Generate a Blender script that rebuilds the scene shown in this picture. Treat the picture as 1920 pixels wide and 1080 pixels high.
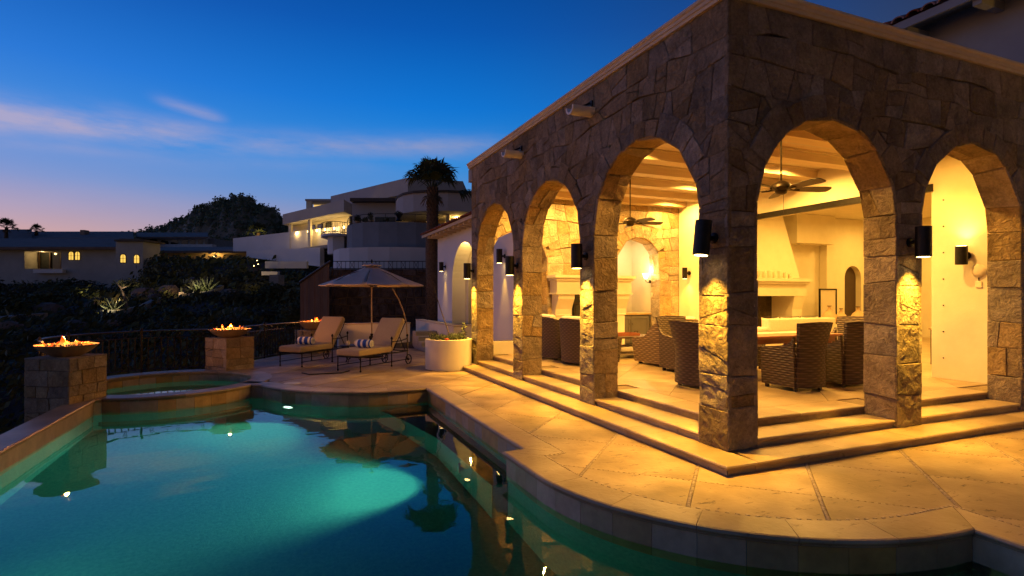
import bpy, bmesh, math, random
from mathutils import Vector, Matrix
from mathutils import noise as mnoise
R = math.radians
PI = math.pi
sc = bpy.context.scene
for o in list(bpy.data.objects):
    bpy.data.objects.remove(o)
COL = sc.collection

# ------------------------------------------------------------------ camera
FPX, CX, CY = 1040.0, 960.0, 556.0            # focal length and horizon of the photograph, in its pixels
CAM = Vector((-4.246, -4.401, 1.7))
YAW = R(-22.7)
AX = Vector((math.sin(YAW), math.cos(YAW)))    # long facade direction, seen in the camera's frame
cam_data = bpy.data.cameras.new('camera')
cam = bpy.data.objects.new('camera', cam_data)
COL.objects.link(cam)
cam.location = CAM
cam.rotation_euler = (PI / 2, 0, YAW)
cam_data.sensor_width = 36
cam_data.lens = 36 * FPX / 1920
cam_data.shift_y = 16 / 1920
cam_data.clip_end = 3000
sc.camera = cam
VD = Vector((-math.sin(YAW), math.cos(YAW), 0))   # view direction
VR = Vector((math.cos(YAW), math.sin(YAW), 0))    # picture right

def cw(x, d, z):
    """camera frame (sideways, depth, height) -> world"""
    p = CAM + VR * x + VD * d
    return Vector((p.x, p.y, z))
def Pd(u, v, d):
    return cw((u - CX) / FPX * d, d, CAM.z + (CY - v) / FPX * d)
def Pz(u, v, z=0.0):
    return Pd(u, v, (CAM.z - z) * FPX / (v - CY))
def _ray(u, v):
    return VR * ((u - CX) / FPX) + VD + Vector((0, 0, (CY - v) / FPX))
def PX(u, v, X):
    r = _ray(u, v); return CAM + r * ((X - CAM.x) / r.x)
def PY(u, v, Y):
    r = _ray(u, v); return CAM + r * ((Y - CAM.y) / r.y)

# ------------------------------------------------------------------ dusk sky
SUN_AZ_CAM = -62.0                            # the sun has set beyond the picture's edge
world = bpy.data.worlds.new('World')
sc.world = world
world.use_nodes = True
wt = world.node_tree
for n in list(wt.nodes):
    wt.nodes.remove(n)
def wn(t, **k):
    n = wt.nodes.new(t)
    for a, b in k.items():
        setattr(n, a, b)
    return n
def wm(op, a, b=None, c=None, clamp=False):
    n = wn('ShaderNodeMath', operation=op, use_clamp=clamp)
    for i, x in enumerate((a, b, c)):
        if x is None:
            continue
        if isinstance(x, (int, float)):
            n.inputs[i].default_value = x
        else:
            wt.links.new(x, n.inputs[i])
    return n.outputs[0]
az = R(SUN_AZ_CAM) + (-YAW)                    # clockwise from +Y
sun_dir = Vector((math.sin(az), math.cos(az), 0))
sky = wn('ShaderNodeTexSky', sky_type='NISHITA', sun_disc=False)
sky.sun_elevation = R(-1.6)
sky.sun_rotation = az
sky.ozone_density = 5.0
sky.air_density = 1.0
sky.dust_density = 0.6
tc = wn('ShaderNodeTexCoord')
sep = wn('ShaderNodeSeparateXYZ')
wt.links.new(tc.outputs['Generated'], sep.inputs[0])
dx, dy, dz = sep.outputs
zc = wm('MAXIMUM', dz, 0.0)
def wmix(f, a, b, kind='MIX'):
    n = wn('ShaderNodeMix', data_type='RGBA', blend_type=kind)
    for sock, x in ((n.inputs[0], f), (n.inputs[6], a), (n.inputs[7], b)):
        if isinstance(x, (int, float)): sock.default_value = x
        elif isinstance(x, tuple): sock.default_value = (*x, 1)
        else: wt.links.new(x, sock)
    return n.outputs[2]
# twilight colours by height, dimming round to the side away from the afterglow
def wramp(fac, stops):
    r = wn('ShaderNodeValToRGB')
    e = r.color_ramp.elements
    e[0].position, e[0].color = stops[0][0], (*stops[0][1], 1)
    e[1].position, e[1].color = stops[-1][0], (*stops[-1][1], 1)
    for p, c in stops[1:-1]:
        k = e.new(p); k.color = (*c, 1)
    wt.links.new(fac, r.inputs[0])
    return r.outputs[0]
blue = wramp(zc, [(0.0, (.60, .31, .15)), (.09, (.33, .28, .34)), (.165, (.10, .265, .57)), (.235, (.016, .25, .68)), (.32, (.0, .175, .63)), (.43, (.0, .092, .42)), (.55, (.0, .045, .23)), (1.0, (.001, .012, .06))])
dusk = wramp(zc, [(0.0, (.095, .068, .050)), (.2, (.055, .045, .042)), (.5, (.010, .020, .042)), (1.0, (.001, .012, .06))])
cosaz = wm('ADD', wm('MULTIPLY', dx, sun_dir.x), wm('MULTIPLY', dy, sun_dir.y))
hyp = wm('SQRT', wm('MAXIMUM', wm('SUBTRACT', 1.0, wm('MULTIPLY', dz, dz)), 0.0001))
toward = wm('MULTIPLY_ADD', wm('DIVIDE', cosaz, hyp), 0.5, 0.5, clamp=True)
mr = wn('ShaderNodeMapRange', interpolation_type='SMOOTHSTEP')
mr.inputs[1].default_value = .30; mr.inputs[2].default_value = .82
wt.links.new(toward, mr.inputs[0])
col = wmix(mr.outputs[0], dusk, blue)
glow = wm('MULTIPLY', wm('POWER', 2.718, wm('MULTIPLY', zc, -11.0)), wm('POWER', toward, 9.0))
col = wmix(1.0, col, wmix(glow, (0, 0, 0), (1.0, .27, .0)), 'ADD')
col = wmix(1.0, col, wmix(1.0, sky.outputs[0], (.12, .12, .12), 'MULTIPLY'), 'ADD')
# evening cirrus: long streaks lying along great circles, torn by noise
vec = tc.outputs['Generated']
nz = wn('ShaderNodeTexNoise'); nz.inputs['Scale'].default_value = 5.0; nz.inputs['Detail'].default_value = 8; nz.inputs['Roughness'].default_value = .62
mpn = wn('ShaderNodeMapping'); mpn.inputs['Scale'].default_value = (1, 1, 4.5)
wt.links.new(vec, mpn.inputs[0]); wt.links.new(mpn.outputs[0], nz.inputs['Vector'])
nb_ = wn('ShaderNodeTexNoise'); nb_.inputs['Scale'].default_value = 2.4; nb_.inputs['Detail'].default_value = 5
mpb = wn('ShaderNodeMapping'); mpb.inputs['Scale'].default_value = (1, 1, 3.0); mpb.inputs['Location'].default_value = (3.1, .4, .2)
wt.links.new(vec, mpb.inputs[0]); wt.links.new(mpb.outputs[0], nb_.inputs['Vector'])
def streak(p0, p1, wid, gain):
    a, b = _ray(*p0).normalized(), _ray(*p1).normalized()
    n = a.cross(b).normalized(); m = (a + b).normalized(); half = math.acos(max(-1, min(1, a.dot(b)))) / 2
    t = (b - m * b.dot(m)).normalized()
    def dot(v):
        q = wn('ShaderNodeVectorMath', operation='DOT_PRODUCT'); wt.links.new(vec, q.inputs[0]); q.inputs[1].default_value = v; return q.outputs['Value']
    off = wm('ADD', dot(n), wm('MULTIPLY', wm('SUBTRACT', nb_.outputs[0], .5), wid * 2.6))
    across = wm('POWER', 2.718, wm('MULTIPLY', wm('POWER', wm('ABSOLUTE', wm('DIVIDE', off, wid)), 2.0), -1.0))
    along = wm('POWER', 2.718, wm('MULTIPLY', wm('POWER', wm('ABSOLUTE', wm('DIVIDE', dot(t), math.sin(half) * 1.05)), 4.0), -1.0))
    front = wm('GREATER_THAN', dot(m), 0.0)
    tex = wm('MULTIPLY', wm('SUBTRACT', nz.outputs[0], .30, clamp=True), 2.2, clamp=True)
    return wm('MULTIPLY', wm('MULTIPLY', wm('MULTIPLY', across, along), wm('MULTIPLY', tex, front)), gain, clamp=True)
cl = streak((-420, 150), (440, 276), .024, 1.7)
for a_ in (((380, 270), (1000, 276), .020, 1.35), ((298, 184), (416, 224), .009, .95), ((-300, 235), (330, 300), .012, .45), ((200, 300), (760, 318), .016, .32), ((200, 192), (300, 222), .010, .25), ((-200, 370), (420, 415), .03, .35)):
    cl = wm('MAXIMUM', cl, streak(*a_))
ccol = wmix(wm('POWER', toward, 5.0), (.16, .27, .54), (.50, .42, .58))
col = wmix(wm('MULTIPLY', cl, .85), col, ccol)
bg = wn('ShaderNodeBackground')
bg.inputs[1].default_value = 1.0
wt.links.new(col, bg.inputs[0])
out = wn('ShaderNodeOutputWorld')
wt.links.new(bg.outputs[0], out.inputs[0])

# the last of the sun, below the ridge: only a faint broad glow is left of it
sd = bpy.data.lights.new('sun', 'SUN')
sd.energy = 0.06
sd.angle = R(40)
sd.color = (1.0, 0.62, 0.5)
so = bpy.data.objects.new('sun', sd)
COL.objects.link(so)
so.rotation_euler = Vector((sun_dir.x, sun_dir.y, 0.10)).to_track_quat('Z', 'Y').to_euler()

vs_ = sc.view_settings
vs_.view_transform = 'Standard'
vs_.look = 'None'
vs_.exposure = 0.0
vs_.gamma = 1.0
sc.cycles.use_denoising = True
sc.cycles.caustics_reflective = False
sc.cycles.caustics_refractive = False
sc.cycles.sample_clamp_indirect = 4.0
sc.cycles.max_bounces = 8
sc.cycles.diffuse_bounces = 4

# ------------------------------------------------------------------ materials
MATS = {}
def mat(name, col, col2=None, rough=0.8, scale=6.0, detail=6.0, bump=0.0, bscale=None, rnd=0.0, metal=0.0,
        spec=0.5, stretch=(1, 1, 1), contrast=1.0, bdist=0.02, sheen=0.0):
    m = bpy.data.materials.new(name)
    m.use_nodes = True
    nt = m.node_tree
    b = nt.nodes['Principled BSDF']
    b.inputs['Roughness'].default_value = rough
    b.inputs['Metallic'].default_value = metal
    b.inputs['Specular IOR Level'].default_value = spec
    t = nt.nodes.new('ShaderNodeTexCoord')
    mp = nt.nodes.new('ShaderNodeMapping')
    mp.inputs['Scale'].default_value = stretch
    nt.links.new(t.outputs['Object'], mp.inputs[0])
    c1 = (*col, 1)
    c2 = (*(col2 or tuple(x * 0.75 for x in col)), 1)
    nz = nt.nodes.new('ShaderNodeTexNoise')
    nz.inputs['Scale'].default_value = scale
    nz.inputs['Detail'].default_value = detail
    nz.inputs['Roughness'].default_value = 0.62
    nt.links.new(mp.outputs[0], nz.inputs['Vector'])
    rp = nt.nodes.new('ShaderNodeMapRange')
    rp.inputs[1].default_value = 0.5 - 0.22 / contrast
    rp.inputs[2].default_value = 0.5 + 0.22 / contrast
    nt.links.new(nz.outputs[0], rp.inputs[0])
    mx = nt.nodes.new('ShaderNodeMix')
    mx.data_type = 'RGBA'
    nt.links.new(rp.outputs[0], mx.inputs[0])
    mx.inputs[6].default_value = c2
    mx.inputs[7].default_value = c1
    outc = mx.outputs[2]
    if rnd:
        oi = nt.nodes.new('ShaderNodeObjectInfo')
        r2 = nt.nodes.new('ShaderNodeMapRange')
        r2.inputs[3].default_value = 1 - rnd
        r2.inputs[4].default_value = 1 + rnd * 0.7
        nt.links.new(oi.outputs['Random'], r2.inputs[0])
        h = nt.nodes.new('ShaderNodeHueSaturation')
        nt.links.new(outc, h.inputs['Color'])
        nt.links.new(r2.outputs[0], h.inputs['Value'])
        r3 = nt.nodes.new('ShaderNodeMath'); r3.operation = 'MULTIPLY'; r3.inputs[1].default_value = 7.31
        nt.links.new(oi.outputs['Random'], r3.inputs[0])
        r4 = nt.nodes.new('ShaderNodeMath'); r4.operation = 'FRACT'
        nt.links.new(r3.outputs[0], r4.inputs[0])
        r5 = nt.nodes.new('ShaderNodeMapRange'); r5.inputs[3].default_value = 0.55; r5.inputs[4].default_value = 1.25
        nt.links.new(r4.outputs[0], r5.inputs[0])
        nt.links.new(r5.outputs[0], h.inputs['Saturation'])
        outc = h.outputs[0]
    nt.links.new(outc, b.inputs['Base Color'])
    if bump:
        n2 = nt.nodes.new('ShaderNodeTexNoise')
        n2.inputs['Scale'].default_value = bscale or scale * 3
        n2.inputs['Detail'].default_value = 8
        n2.inputs['Roughness'].default_value = 0.65
        nt.links.new(mp.outputs[0], n2.inputs['Vector'])
        bp = nt.nodes.new('ShaderNodeBump')
        bp.inputs['Strength'].default_value = bump
        bp.inputs['Distance'].default_value = bdist
        nt.links.new(n2.outputs[0], bp.inputs['Height'])
        nt.links.new(bp.outputs[0], b.inputs['Normal'])
    MATS[name] = m
    return m
def emis(name, col, strength):
    m = bpy.data.materials.new(name)
    m.use_nodes = True
    b = m.node_tree.nodes['Principled BSDF']
    b.inputs['Base Color'].default_value = (*[min(1, c) * 0.5 for c in col], 1)
    b.inputs['Emission Color'].default_value = (*col, 1)
    b.inputs['Emission Strength'].default_value = strength
    MATS[name] = m
    return m

WARM = (1.0, 0.56, 0.15)
mat('mortar', (0.20, 0.145, 0.08), (0.11, 0.08, 0.045), 0.95, 9, 6, 0.6, 25)
mat('plaster', (0.80, 0.73, 0.57), (0.72, 0.65, 0.49), 0.9, 2.5, 5, 0.12, 14)
mat('cream_trim', (0.62, 0.52, 0.38), (0.52, 0.42, 0.30), 0.8, 4, 5, 0.1, 20)
mat('ceiling_wood', (0.74, 0.60, 0.40), (0.58, 0.45, 0.28), 0.6, 3, 6, 0.15, 8, rnd=0.12, stretch=(0.4, 6, 6))
mat('ceiling_white', (0.72, 0.66, 0.54), (0.64, 0.58, 0.46), 0.8, 3, 4)
mat('pebble', (0.62, 0.48, 0.30), (0.30, 0.22, 0.13), 0.6, 26, 3, contrast=1.5)
mat('grout', (0.30, 0.22, 0.125), (0.20, 0.145, 0.08), 0.95, 12, 5, 0.5, 40)
mat('pool_tile', (0.62, 0.42, 0.21), (0.40, 0.265, 0.13), 0.45, 6, 6, 0.2, 20, rnd=0.22)
mat('basin', (0.13, 0.53, 0.53), (0.075, 0.40, 0.43), 0.9, 22, 9, 0.3, 40, contrast=1.6)
mat('iron', (0.022, 0.018, 0.015), (0.012, 0.010, 0.009), 0.45, 20, 4, 0.1, 60, metal=0.6)
mat('rail_iron', (0.09, 0.09, 0.095), (0.06, 0.06, 0.065), 0.32, 20, 4, metal=0.85)
mat('bronze', (0.05, 0.034, 0.022), (0.03, 0.02, 0.014), 0.42, 14, 4, 0.06, 40, metal=0.7)
mat('fan_blade', (0.05, 0.03, 0.018), (0.03, 0.018, 0.01), 0.5, 4, 5, 0.1, 20, stretch=(1, 8, 1))
mat('dark_wood', (0.075, 0.045, 0.028), (0.045, 0.026, 0.016), 0.5, 5, 6, 0.1, 20, stretch=(1, 7, 1))
mat('red_wood', (0.30, 0.10, 0.045), (0.18, 0.055, 0.025), 0.35, 4, 6, 0.08, 20, stretch=(1, 9, 1))
mat('grey_cabinet', (0.12, 0.11, 0.10), (0.10, 0.09, 0.085), 0.5, 4, 4)
mat('counter', (0.50, 0.36, 0.20), (0.36, 0.25, 0.14), 0.35, 8, 6)
mat('cushion', (0.47, 0.36, 0.23), (0.41, 0.31, 0.195), 0.95, 40, 4, 0.25, 120, sheen=0.2)
mat('ivory_cloth', (0.68, 0.60, 0.47), (0.60, 0.52, 0.40), 0.95, 30, 4, 0.25, 90)
mat('canvas', (0.72, 0.60, 0.47), (0.64, 0.53, 0.41), 0.95, 5, 5, 0.2, 40)
mat('terracotta', (0.34, 0.105, 0.05), (0.20, 0.06, 0.03), 0.85, 7, 6, 0.3, 30, rnd=0.25)
mat('bowl_copper', (0.40, 0.27, 0.165), (0.26, 0.16, 0.095), 0.7, 9, 6, 0.2, 30)
mat('lava', (0.045, 0.032, 0.026), (0.02, 0.015, 0.013), 0.95, 20, 6, 0.8, 40)
mat('trunk', (0.16, 0.115, 0.075), (0.06, 0.043, 0.03), 0.95, 12, 7, 1.0, 20, bdist=0.05)
mat('frond', (0.055, 0.085, 0.022), (0.03, 0.05, 0.014), 0.7, 6, 4, rnd=0.2)
mat('dry_frond', (0.17, 0.125, 0.06), (0.10, 0.07, 0.035), 0.9, 6, 4)
mat('shrub_leaf', (0.085, 0.105, 0.04), (0.04, 0.052, 0.02), 0.75, 2.2, 5, rnd=0.35)
mat('pale_leaf', (0.13, 0.15, 0.075), (0.08, 0.10, 0.05), 0.7, 5, 4, rnd=0.25)
mat('soil', (0.10, 0.075, 0.05), (0.045, 0.034, 0.024), 0.95, 0.5, 9, 0.7, 4, bdist=0.2)
mat('hill_leaf', (0.20, 0.26, 0.15), (0.10, 0.14, 0.08), 0.8, .15, 6)
mat('scrub_hill', (0.40, 0.35, 0.28), (0.16, 0.17, 0.11), 0.95, 0.06, 9, 0.6, 0.5, bdist=2)
mat('rock', (0.26, 0.20, 0.155), (0.13, 0.10, 0.08), 0.95, 2, 8, 0.9, 6, rnd=0.25, bdist=0.1)
mat('house_stucco', (0.48, 0.48, 0.46), (0.36, 0.36, 0.35), 0.9, 0.8, 6, 0.15, 8)
mat('brown_stucco', (0.38, 0.30, 0.23), (0.29, 0.23, 0.17), 0.9, 0.8, 6, 0.15, 8)
mat('white_stucco', (0.80, 0.78, 0.76), (0.70, 0.68, 0.66), 0.9, 0.5, 6, 0.08, 8)
mat('grey_stucco', (0.52, 0.48, 0.44), (0.43, 0.40, 0.37), 0.9, 0.6, 6, 0.08, 8)
mat('slate_block', (0.25, 0.27, 0.28), (0.19, 0.21, 0.22), 0.85, 0.9, 6, 0.1, 8)
mat('house_roof', (0.24, 0.16, 0.12), (0.13, 0.09, 0.07), 0.95, 1.2, 7, 0.6, 6)
mat('roof_edge', (0.10, 0.08, 0.065), (0.07, 0.055, 0.045), 0.85, 2, 5)
mat('concrete', (0.36, 0.34, 0.31), (0.25, 0.235, 0.21), 0.9, 3, 6, 0.2, 16)
mat('fence_plank', (0.225, 0.15, 0.115), (0.14, 0.09, 0.07), 0.9, 3, 6, 0.3, 16, rnd=0.2, stretch=(6, 6, 0.6))
mat('clay', (0.52, 0.36, 0.19), (0.40, 0.26, 0.13), 0.7, 6, 5)
mat('red_flower', (0.55, 0.05, 0.025), (0.35, 0.03, 0.02), 0.6, 8, 3)
mat('steel', (0.55, 0.53, 0.50), (0.45, 0.43, 0.40), 0.35, 8, 3, metal=0.8)
mat('candle', (0.80, 0.70, 0.52), (0.72, 0.62, 0.44), 0.6, 6, 3)
mat('black_screen', (0.012, 0.012, 0.014), (0.010, 0.010, 0.012), 0.2, 3, 2)
emis('lamp_glow', (1.0, 0.72, 0.32), 26)
emis('sconce_glow', (1.0, 0.66, 0.22), 14)
emis('window_glow', (1.0, 0.60, 0.10), 1.15)
emis('room_glow', (1.0, 0.62, 0.18), 0.9)
emis('ember', (1.0, 0.12, 0.01), 1.1)
mat('shaded_plaster', (0.30, 0.29, 0.28), (0.24, 0.23, 0.225), 0.9, 1.0, 6, 0.1, 8)  # white plaster of the upper storey, its shade put into the colour
emis('pool_lens', (0.75, 1.0, 0.85), 3.0)

def _glass():
    m = bpy.data.materials.new('glass'); m.use_nodes = True
    b = m.node_tree.nodes['Principled BSDF']
    b.inputs['Base Color'].default_value = (0.02, 0.025, 0.03, 1)
    b.inputs['Roughness'].default_value = 0.06
    b.inputs['Specular IOR Level'].default_value = 0.7
    MATS['glass'] = m
_glass()
def _water(name, tint, wscale, wstr):
    m = bpy.data.materials.new(name); m.use_nodes = True
    nt = m.node_tree
    b = nt.nodes['Principled BSDF']
    b.inputs['Base Color'].default_value = (*tint, 1)
    b.inputs['Roughness'].default_value = 0.012
    b.inputs['IOR'].default_value = 1.333
    b.inputs['Transmission Weight'].default_value = 1.0
    t = nt.nodes.new('ShaderNodeTexCoord')
    n = nt.nodes.new('ShaderNodeTexNoise')
    n.inputs['Scale'].default_value = wscale
    n.inputs['Detail'].default_value = 2.0
    nt.links.new(t.outputs['Object'], n.inputs['Vector'])
    bp = nt.nodes.new('ShaderNodeBump')
    bp.inputs['Strength'].default_value = wstr
    bp.inputs['Distance'].default_value = 0.02
    nt.links.new(n.outputs[0], bp.inputs['Height'])
    nt.links.new(bp.outputs[0], b.inputs['Normal'])
    MATS[name] = m
_water('pool_water', (0.62, 0.97, 0.90), 2.6, 0.10)
_water('spa_water', (0.75, 0.95, 0.70), 3.0, 0.06)

def _flame():
    m = bpy.data.materials.new('flame'); m.use_nodes = True
    nt = m.node_tree
    b = nt.nodes['Principled BSDF']
    t = nt.nodes.new('ShaderNodeTexCoord')
    s = nt.nodes.new('ShaderNodeSeparateXYZ')
    nt.links.new(t.outputs['Generated'], s.inputs[0])
    r = nt.nodes.new('ShaderNodeValToRGB')
    e = r.color_ramp.elements
    e[0].position = 0.0; e[0].color = (1.0, 0.50, 0.09, 1)
    e[1].position = 0.95; e[1].color = (0.8, 0.05, 0.0, 1)
    k = e.new(0.4); k.color = (1.0, 0.18, 0.012, 1)
    nt.links.new(s.outputs[2], r.inputs[0])
    nt.links.new(r.outputs[0], b.inputs['Emission Color'])
    b.inputs['Emission Strength'].default_value = 1.35
    b.inputs['Base Color'].default_value = (0.2, 0.04, 0, 1)
    MATS['flame'] = m
_flame()

def _rock(name, col, col2, rnd, bstr=1.0, bd=.05, sat=(.6, 1.1)):
    """rock-faced stone: broad clouding, fine dark mottling, chipped relief"""
    m = bpy.data.materials.new(name); m.use_nodes = True
    nt = m.node_tree; L = nt.links
    b = nt.nodes['Principled BSDF']; b.inputs['Roughness'].default_value = .92; b.inputs['Specular IOR Level'].default_value = .25
    t = nt.nodes.new('ShaderNodeTexCoord'); oi = nt.nodes.new('ShaderNodeObjectInfo')
    sc_ = nt.nodes.new('ShaderNodeMath'); sc_.operation = 'MULTIPLY'; sc_.inputs[1].default_value = 60
    L.new(oi.outputs['Random'], sc_.inputs[0])
    off = nt.nodes.new('ShaderNodeVectorMath'); off.operation = 'ADD'
    L.new(t.outputs['Object'], off.inputs[0]); L.new(sc_.outputs[0], off.inputs[1])
    def noi(scale, det, ro=.6, dist=0.0):
        n = nt.nodes.new('ShaderNodeTexNoise'); n.inputs['Scale'].default_value = scale; n.inputs['Detail'].default_value = det
        n.inputs['Roughness'].default_value = ro; n.inputs['Distortion'].default_value = dist
        L.new(off.outputs[0], n.inputs['Vector']); return n.outputs[0]
    def rng_(x, a, c, d=0.0, e=1.0):
        r = nt.nodes.new('ShaderNodeMapRange'); r.inputs[1].default_value = a; r.inputs[2].default_value = c; r.inputs[3].default_value = d; r.inputs[4].default_value = e
        L.new(x, r.inputs[0]); return r.outputs[0]
    def mixc(f, a, c, kind='MIX'):
        x = nt.nodes.new('ShaderNodeMix'); x.data_type = 'RGBA'; x.blend_type = kind
        for sk, v in ((x.inputs[0], f), (x.inputs[6], a), (x.inputs[7], c)):
            if isinstance(v, (int, float)): sk.default_value = v
            elif isinstance(v, tuple): sk.default_value = (*v, 1)
            else: L.new(v, sk)
        return x.outputs[2]
    c = mixc(rng_(noi(3.2, 6), .34, .66), col2, col)
    fine = rng_(noi(24, 8, .7, .6), .38, .62, .74, 1.08)
    comb = nt.nodes.new('ShaderNodeCombineXYZ')
    for k in range(3): L.new(fine, comb.inputs[k])
    c = mixc(1.0, c, comb.outputs[0], 'MULTIPLY')
    h = nt.nodes.new('ShaderNodeHueSaturation')
    L.new(c, h.inputs['Color']); L.new(rng_(oi.outputs['Random'], 0, 1, 1 - rnd, 1 + rnd * .7), h.inputs['Value'])
    fr = nt.nodes.new('ShaderNodeMath'); fr.operation = 'MULTIPLY'; fr.inputs[1].default_value = 7.31; L.new(oi.outputs['Random'], fr.inputs[0])
    f2 = nt.nodes.new('ShaderNodeMath'); f2.operation = 'FRACT'; L.new(fr.outputs[0], f2.inputs[0])
    L.new(rng_(f2.outputs[0], 0, 1, *sat), h.inputs['Saturation'])
    L.new(h.outputs[0], b.inputs['Base Color'])
    hb = nt.nodes.new('ShaderNodeMath'); hb.operation = 'MULTIPLY_ADD'; hb.inputs[1].default_value = .22
    L.new(noi(34, 8, .7), hb.inputs[0]); L.new(noi(9, 9, .62, .9), hb.inputs[2])
    bp = nt.nodes.new('ShaderNodeBump'); bp.inputs['Strength'].default_value = bstr; bp.inputs['Distance'].default_value = bd
    L.new(hb.outputs[0], bp.inputs['Height']); L.new(bp.outputs[0], b.inputs['Normal'])
    MATS[name] = m
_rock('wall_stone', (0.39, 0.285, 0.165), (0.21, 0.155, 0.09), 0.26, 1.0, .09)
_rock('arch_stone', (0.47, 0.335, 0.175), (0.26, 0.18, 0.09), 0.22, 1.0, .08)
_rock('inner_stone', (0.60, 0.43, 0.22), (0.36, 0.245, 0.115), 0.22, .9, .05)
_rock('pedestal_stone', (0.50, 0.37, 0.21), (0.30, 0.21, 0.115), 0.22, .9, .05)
_rock('rubble', (0.16, 0.12, 0.09), (0.07, 0.055, 0.042), 0.35, 1.0, .08)
def _travertine(name, col, col2, rnd, pit=1.0, rough=0.55):
    """honed travertine: clouded colour, elongated brown pits, slight relief"""
    m = bpy.data.materials.new(name); m.use_nodes = True
    nt = m.node_tree; L = nt.links
    b = nt.nodes['Principled BSDF']
    b.inputs['Roughness'].default_value = rough
    t = nt.nodes.new('ShaderNodeTexCoord')
    oi = nt.nodes.new('ShaderNodeObjectInfo')
    off = nt.nodes.new('ShaderNodeVectorMath'); off.operation = 'ADD'
    sc_ = nt.nodes.new('ShaderNodeMath'); sc_.operation = 'MULTIPLY'; sc_.inputs[1].default_value = 40
    L.new(oi.outputs['Random'], sc_.inputs[0])
    L.new(t.outputs['Object'], off.inputs[0]); L.new(sc_.outputs[0], off.inputs[1])
    n1 = nt.nodes.new('ShaderNodeTexNoise'); n1.inputs['Scale'].default_value = 1.7; n1.inputs['Detail'].default_value = 7
    L.new(off.outputs[0], n1.inputs['Vector'])
    mr = nt.nodes.new('ShaderNodeMapRange'); mr.inputs[1].default_value = .36; mr.inputs[2].default_value = .64
    L.new(n1.outputs[0], mr.inputs[0])
    mx = nt.nodes.new('ShaderNodeMix'); mx.data_type = 'RGBA'
    L.new(mr.outputs[0], mx.inputs[0]); mx.inputs[6].default_value = (*col2, 1); mx.inputs[7].default_value = (*col, 1)
    mp = nt.nodes.new('ShaderNodeMapping'); mp.inputs['Scale'].default_value = (1.6, 5.5, 3); mp.inputs['Rotation'].default_value = (0, 0, R(20))
    L.new(off.outputs[0], mp.inputs[0])
    n2 = nt.nodes.new('ShaderNodeTexNoise'); n2.inputs['Scale'].default_value = 3.2; n2.inputs['Detail'].default_value = 5
    n2.inputs['Roughness'].default_value = 0.7
    L.new(mp.outputs[0], n2.inputs['Vector'])
    m2 = nt.nodes.new('ShaderNodeMapRange'); m2.inputs[1].default_value = .615; m2.inputs[2].default_value = .66
    m2.inputs[4].default_value = 0.75 * pit
    L.new(n2.outputs[0], m2.inputs[0])
    mx2 = nt.nodes.new('ShaderNodeMix'); mx2.data_type = 'RGBA'
    L.new(m2.outputs[0], mx2.inputs[0]); L.new(mx.outputs[2], mx2.inputs[6])
    mx2.inputs[7].default_value = (col2[0] * .34, col2[1] * .30, col2[2] * .26, 1)
    h = nt.nodes.new('ShaderNodeHueSaturation')
    mv = nt.nodes.new('ShaderNodeMapRange'); mv.inputs[3].default_value = 1 - rnd; mv.inputs[4].default_value = 1 + rnd * .6
    L.new(oi.outputs['Random'], mv.inputs[0]); L.new(mv.outputs[0], h.inputs['Value']); L.new(mx2.outputs[2], h.inputs['Color'])
    L.new(h.outputs[0], b.inputs['Base Color'])
    n3 = nt.nodes.new('ShaderNodeTexNoise'); n3.inputs['Scale'].default_value = 22; n3.inputs['Detail'].default_value = 6
    L.new(off.outputs[0], n3.inputs['Vector'])
    sb = nt.nodes.new('ShaderNodeMath'); sb.operation = 'SUBTRACT'
    L.new(n3.outputs[0], sb.inputs[0]); L.new(m2.outputs[0], sb.inputs[1])
    bp = nt.nodes.new('ShaderNodeBump'); bp.inputs['Strength'].default_value = .35; bp.inputs['Distance'].default_value = .012
    L.new(sb.outputs[0], bp.inputs['Height']); L.new(bp.outputs[0], b.inputs['Normal'])
    MATS[name] = m
_travertine('travertine', (0.45, 0.32, 0.175), (0.26, 0.175, 0.09), 0.18, 1.15)
_travertine('coping_stone', (0.48, 0.35, 0.20), (0.32, 0.225, 0.12), 0.14, 0.7, 0.42)
_travertine('floor_tile', (0.47, 0.35, 0.21), (0.32, 0.23, 0.13), 0.12, 0.5, 0.35)

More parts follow.
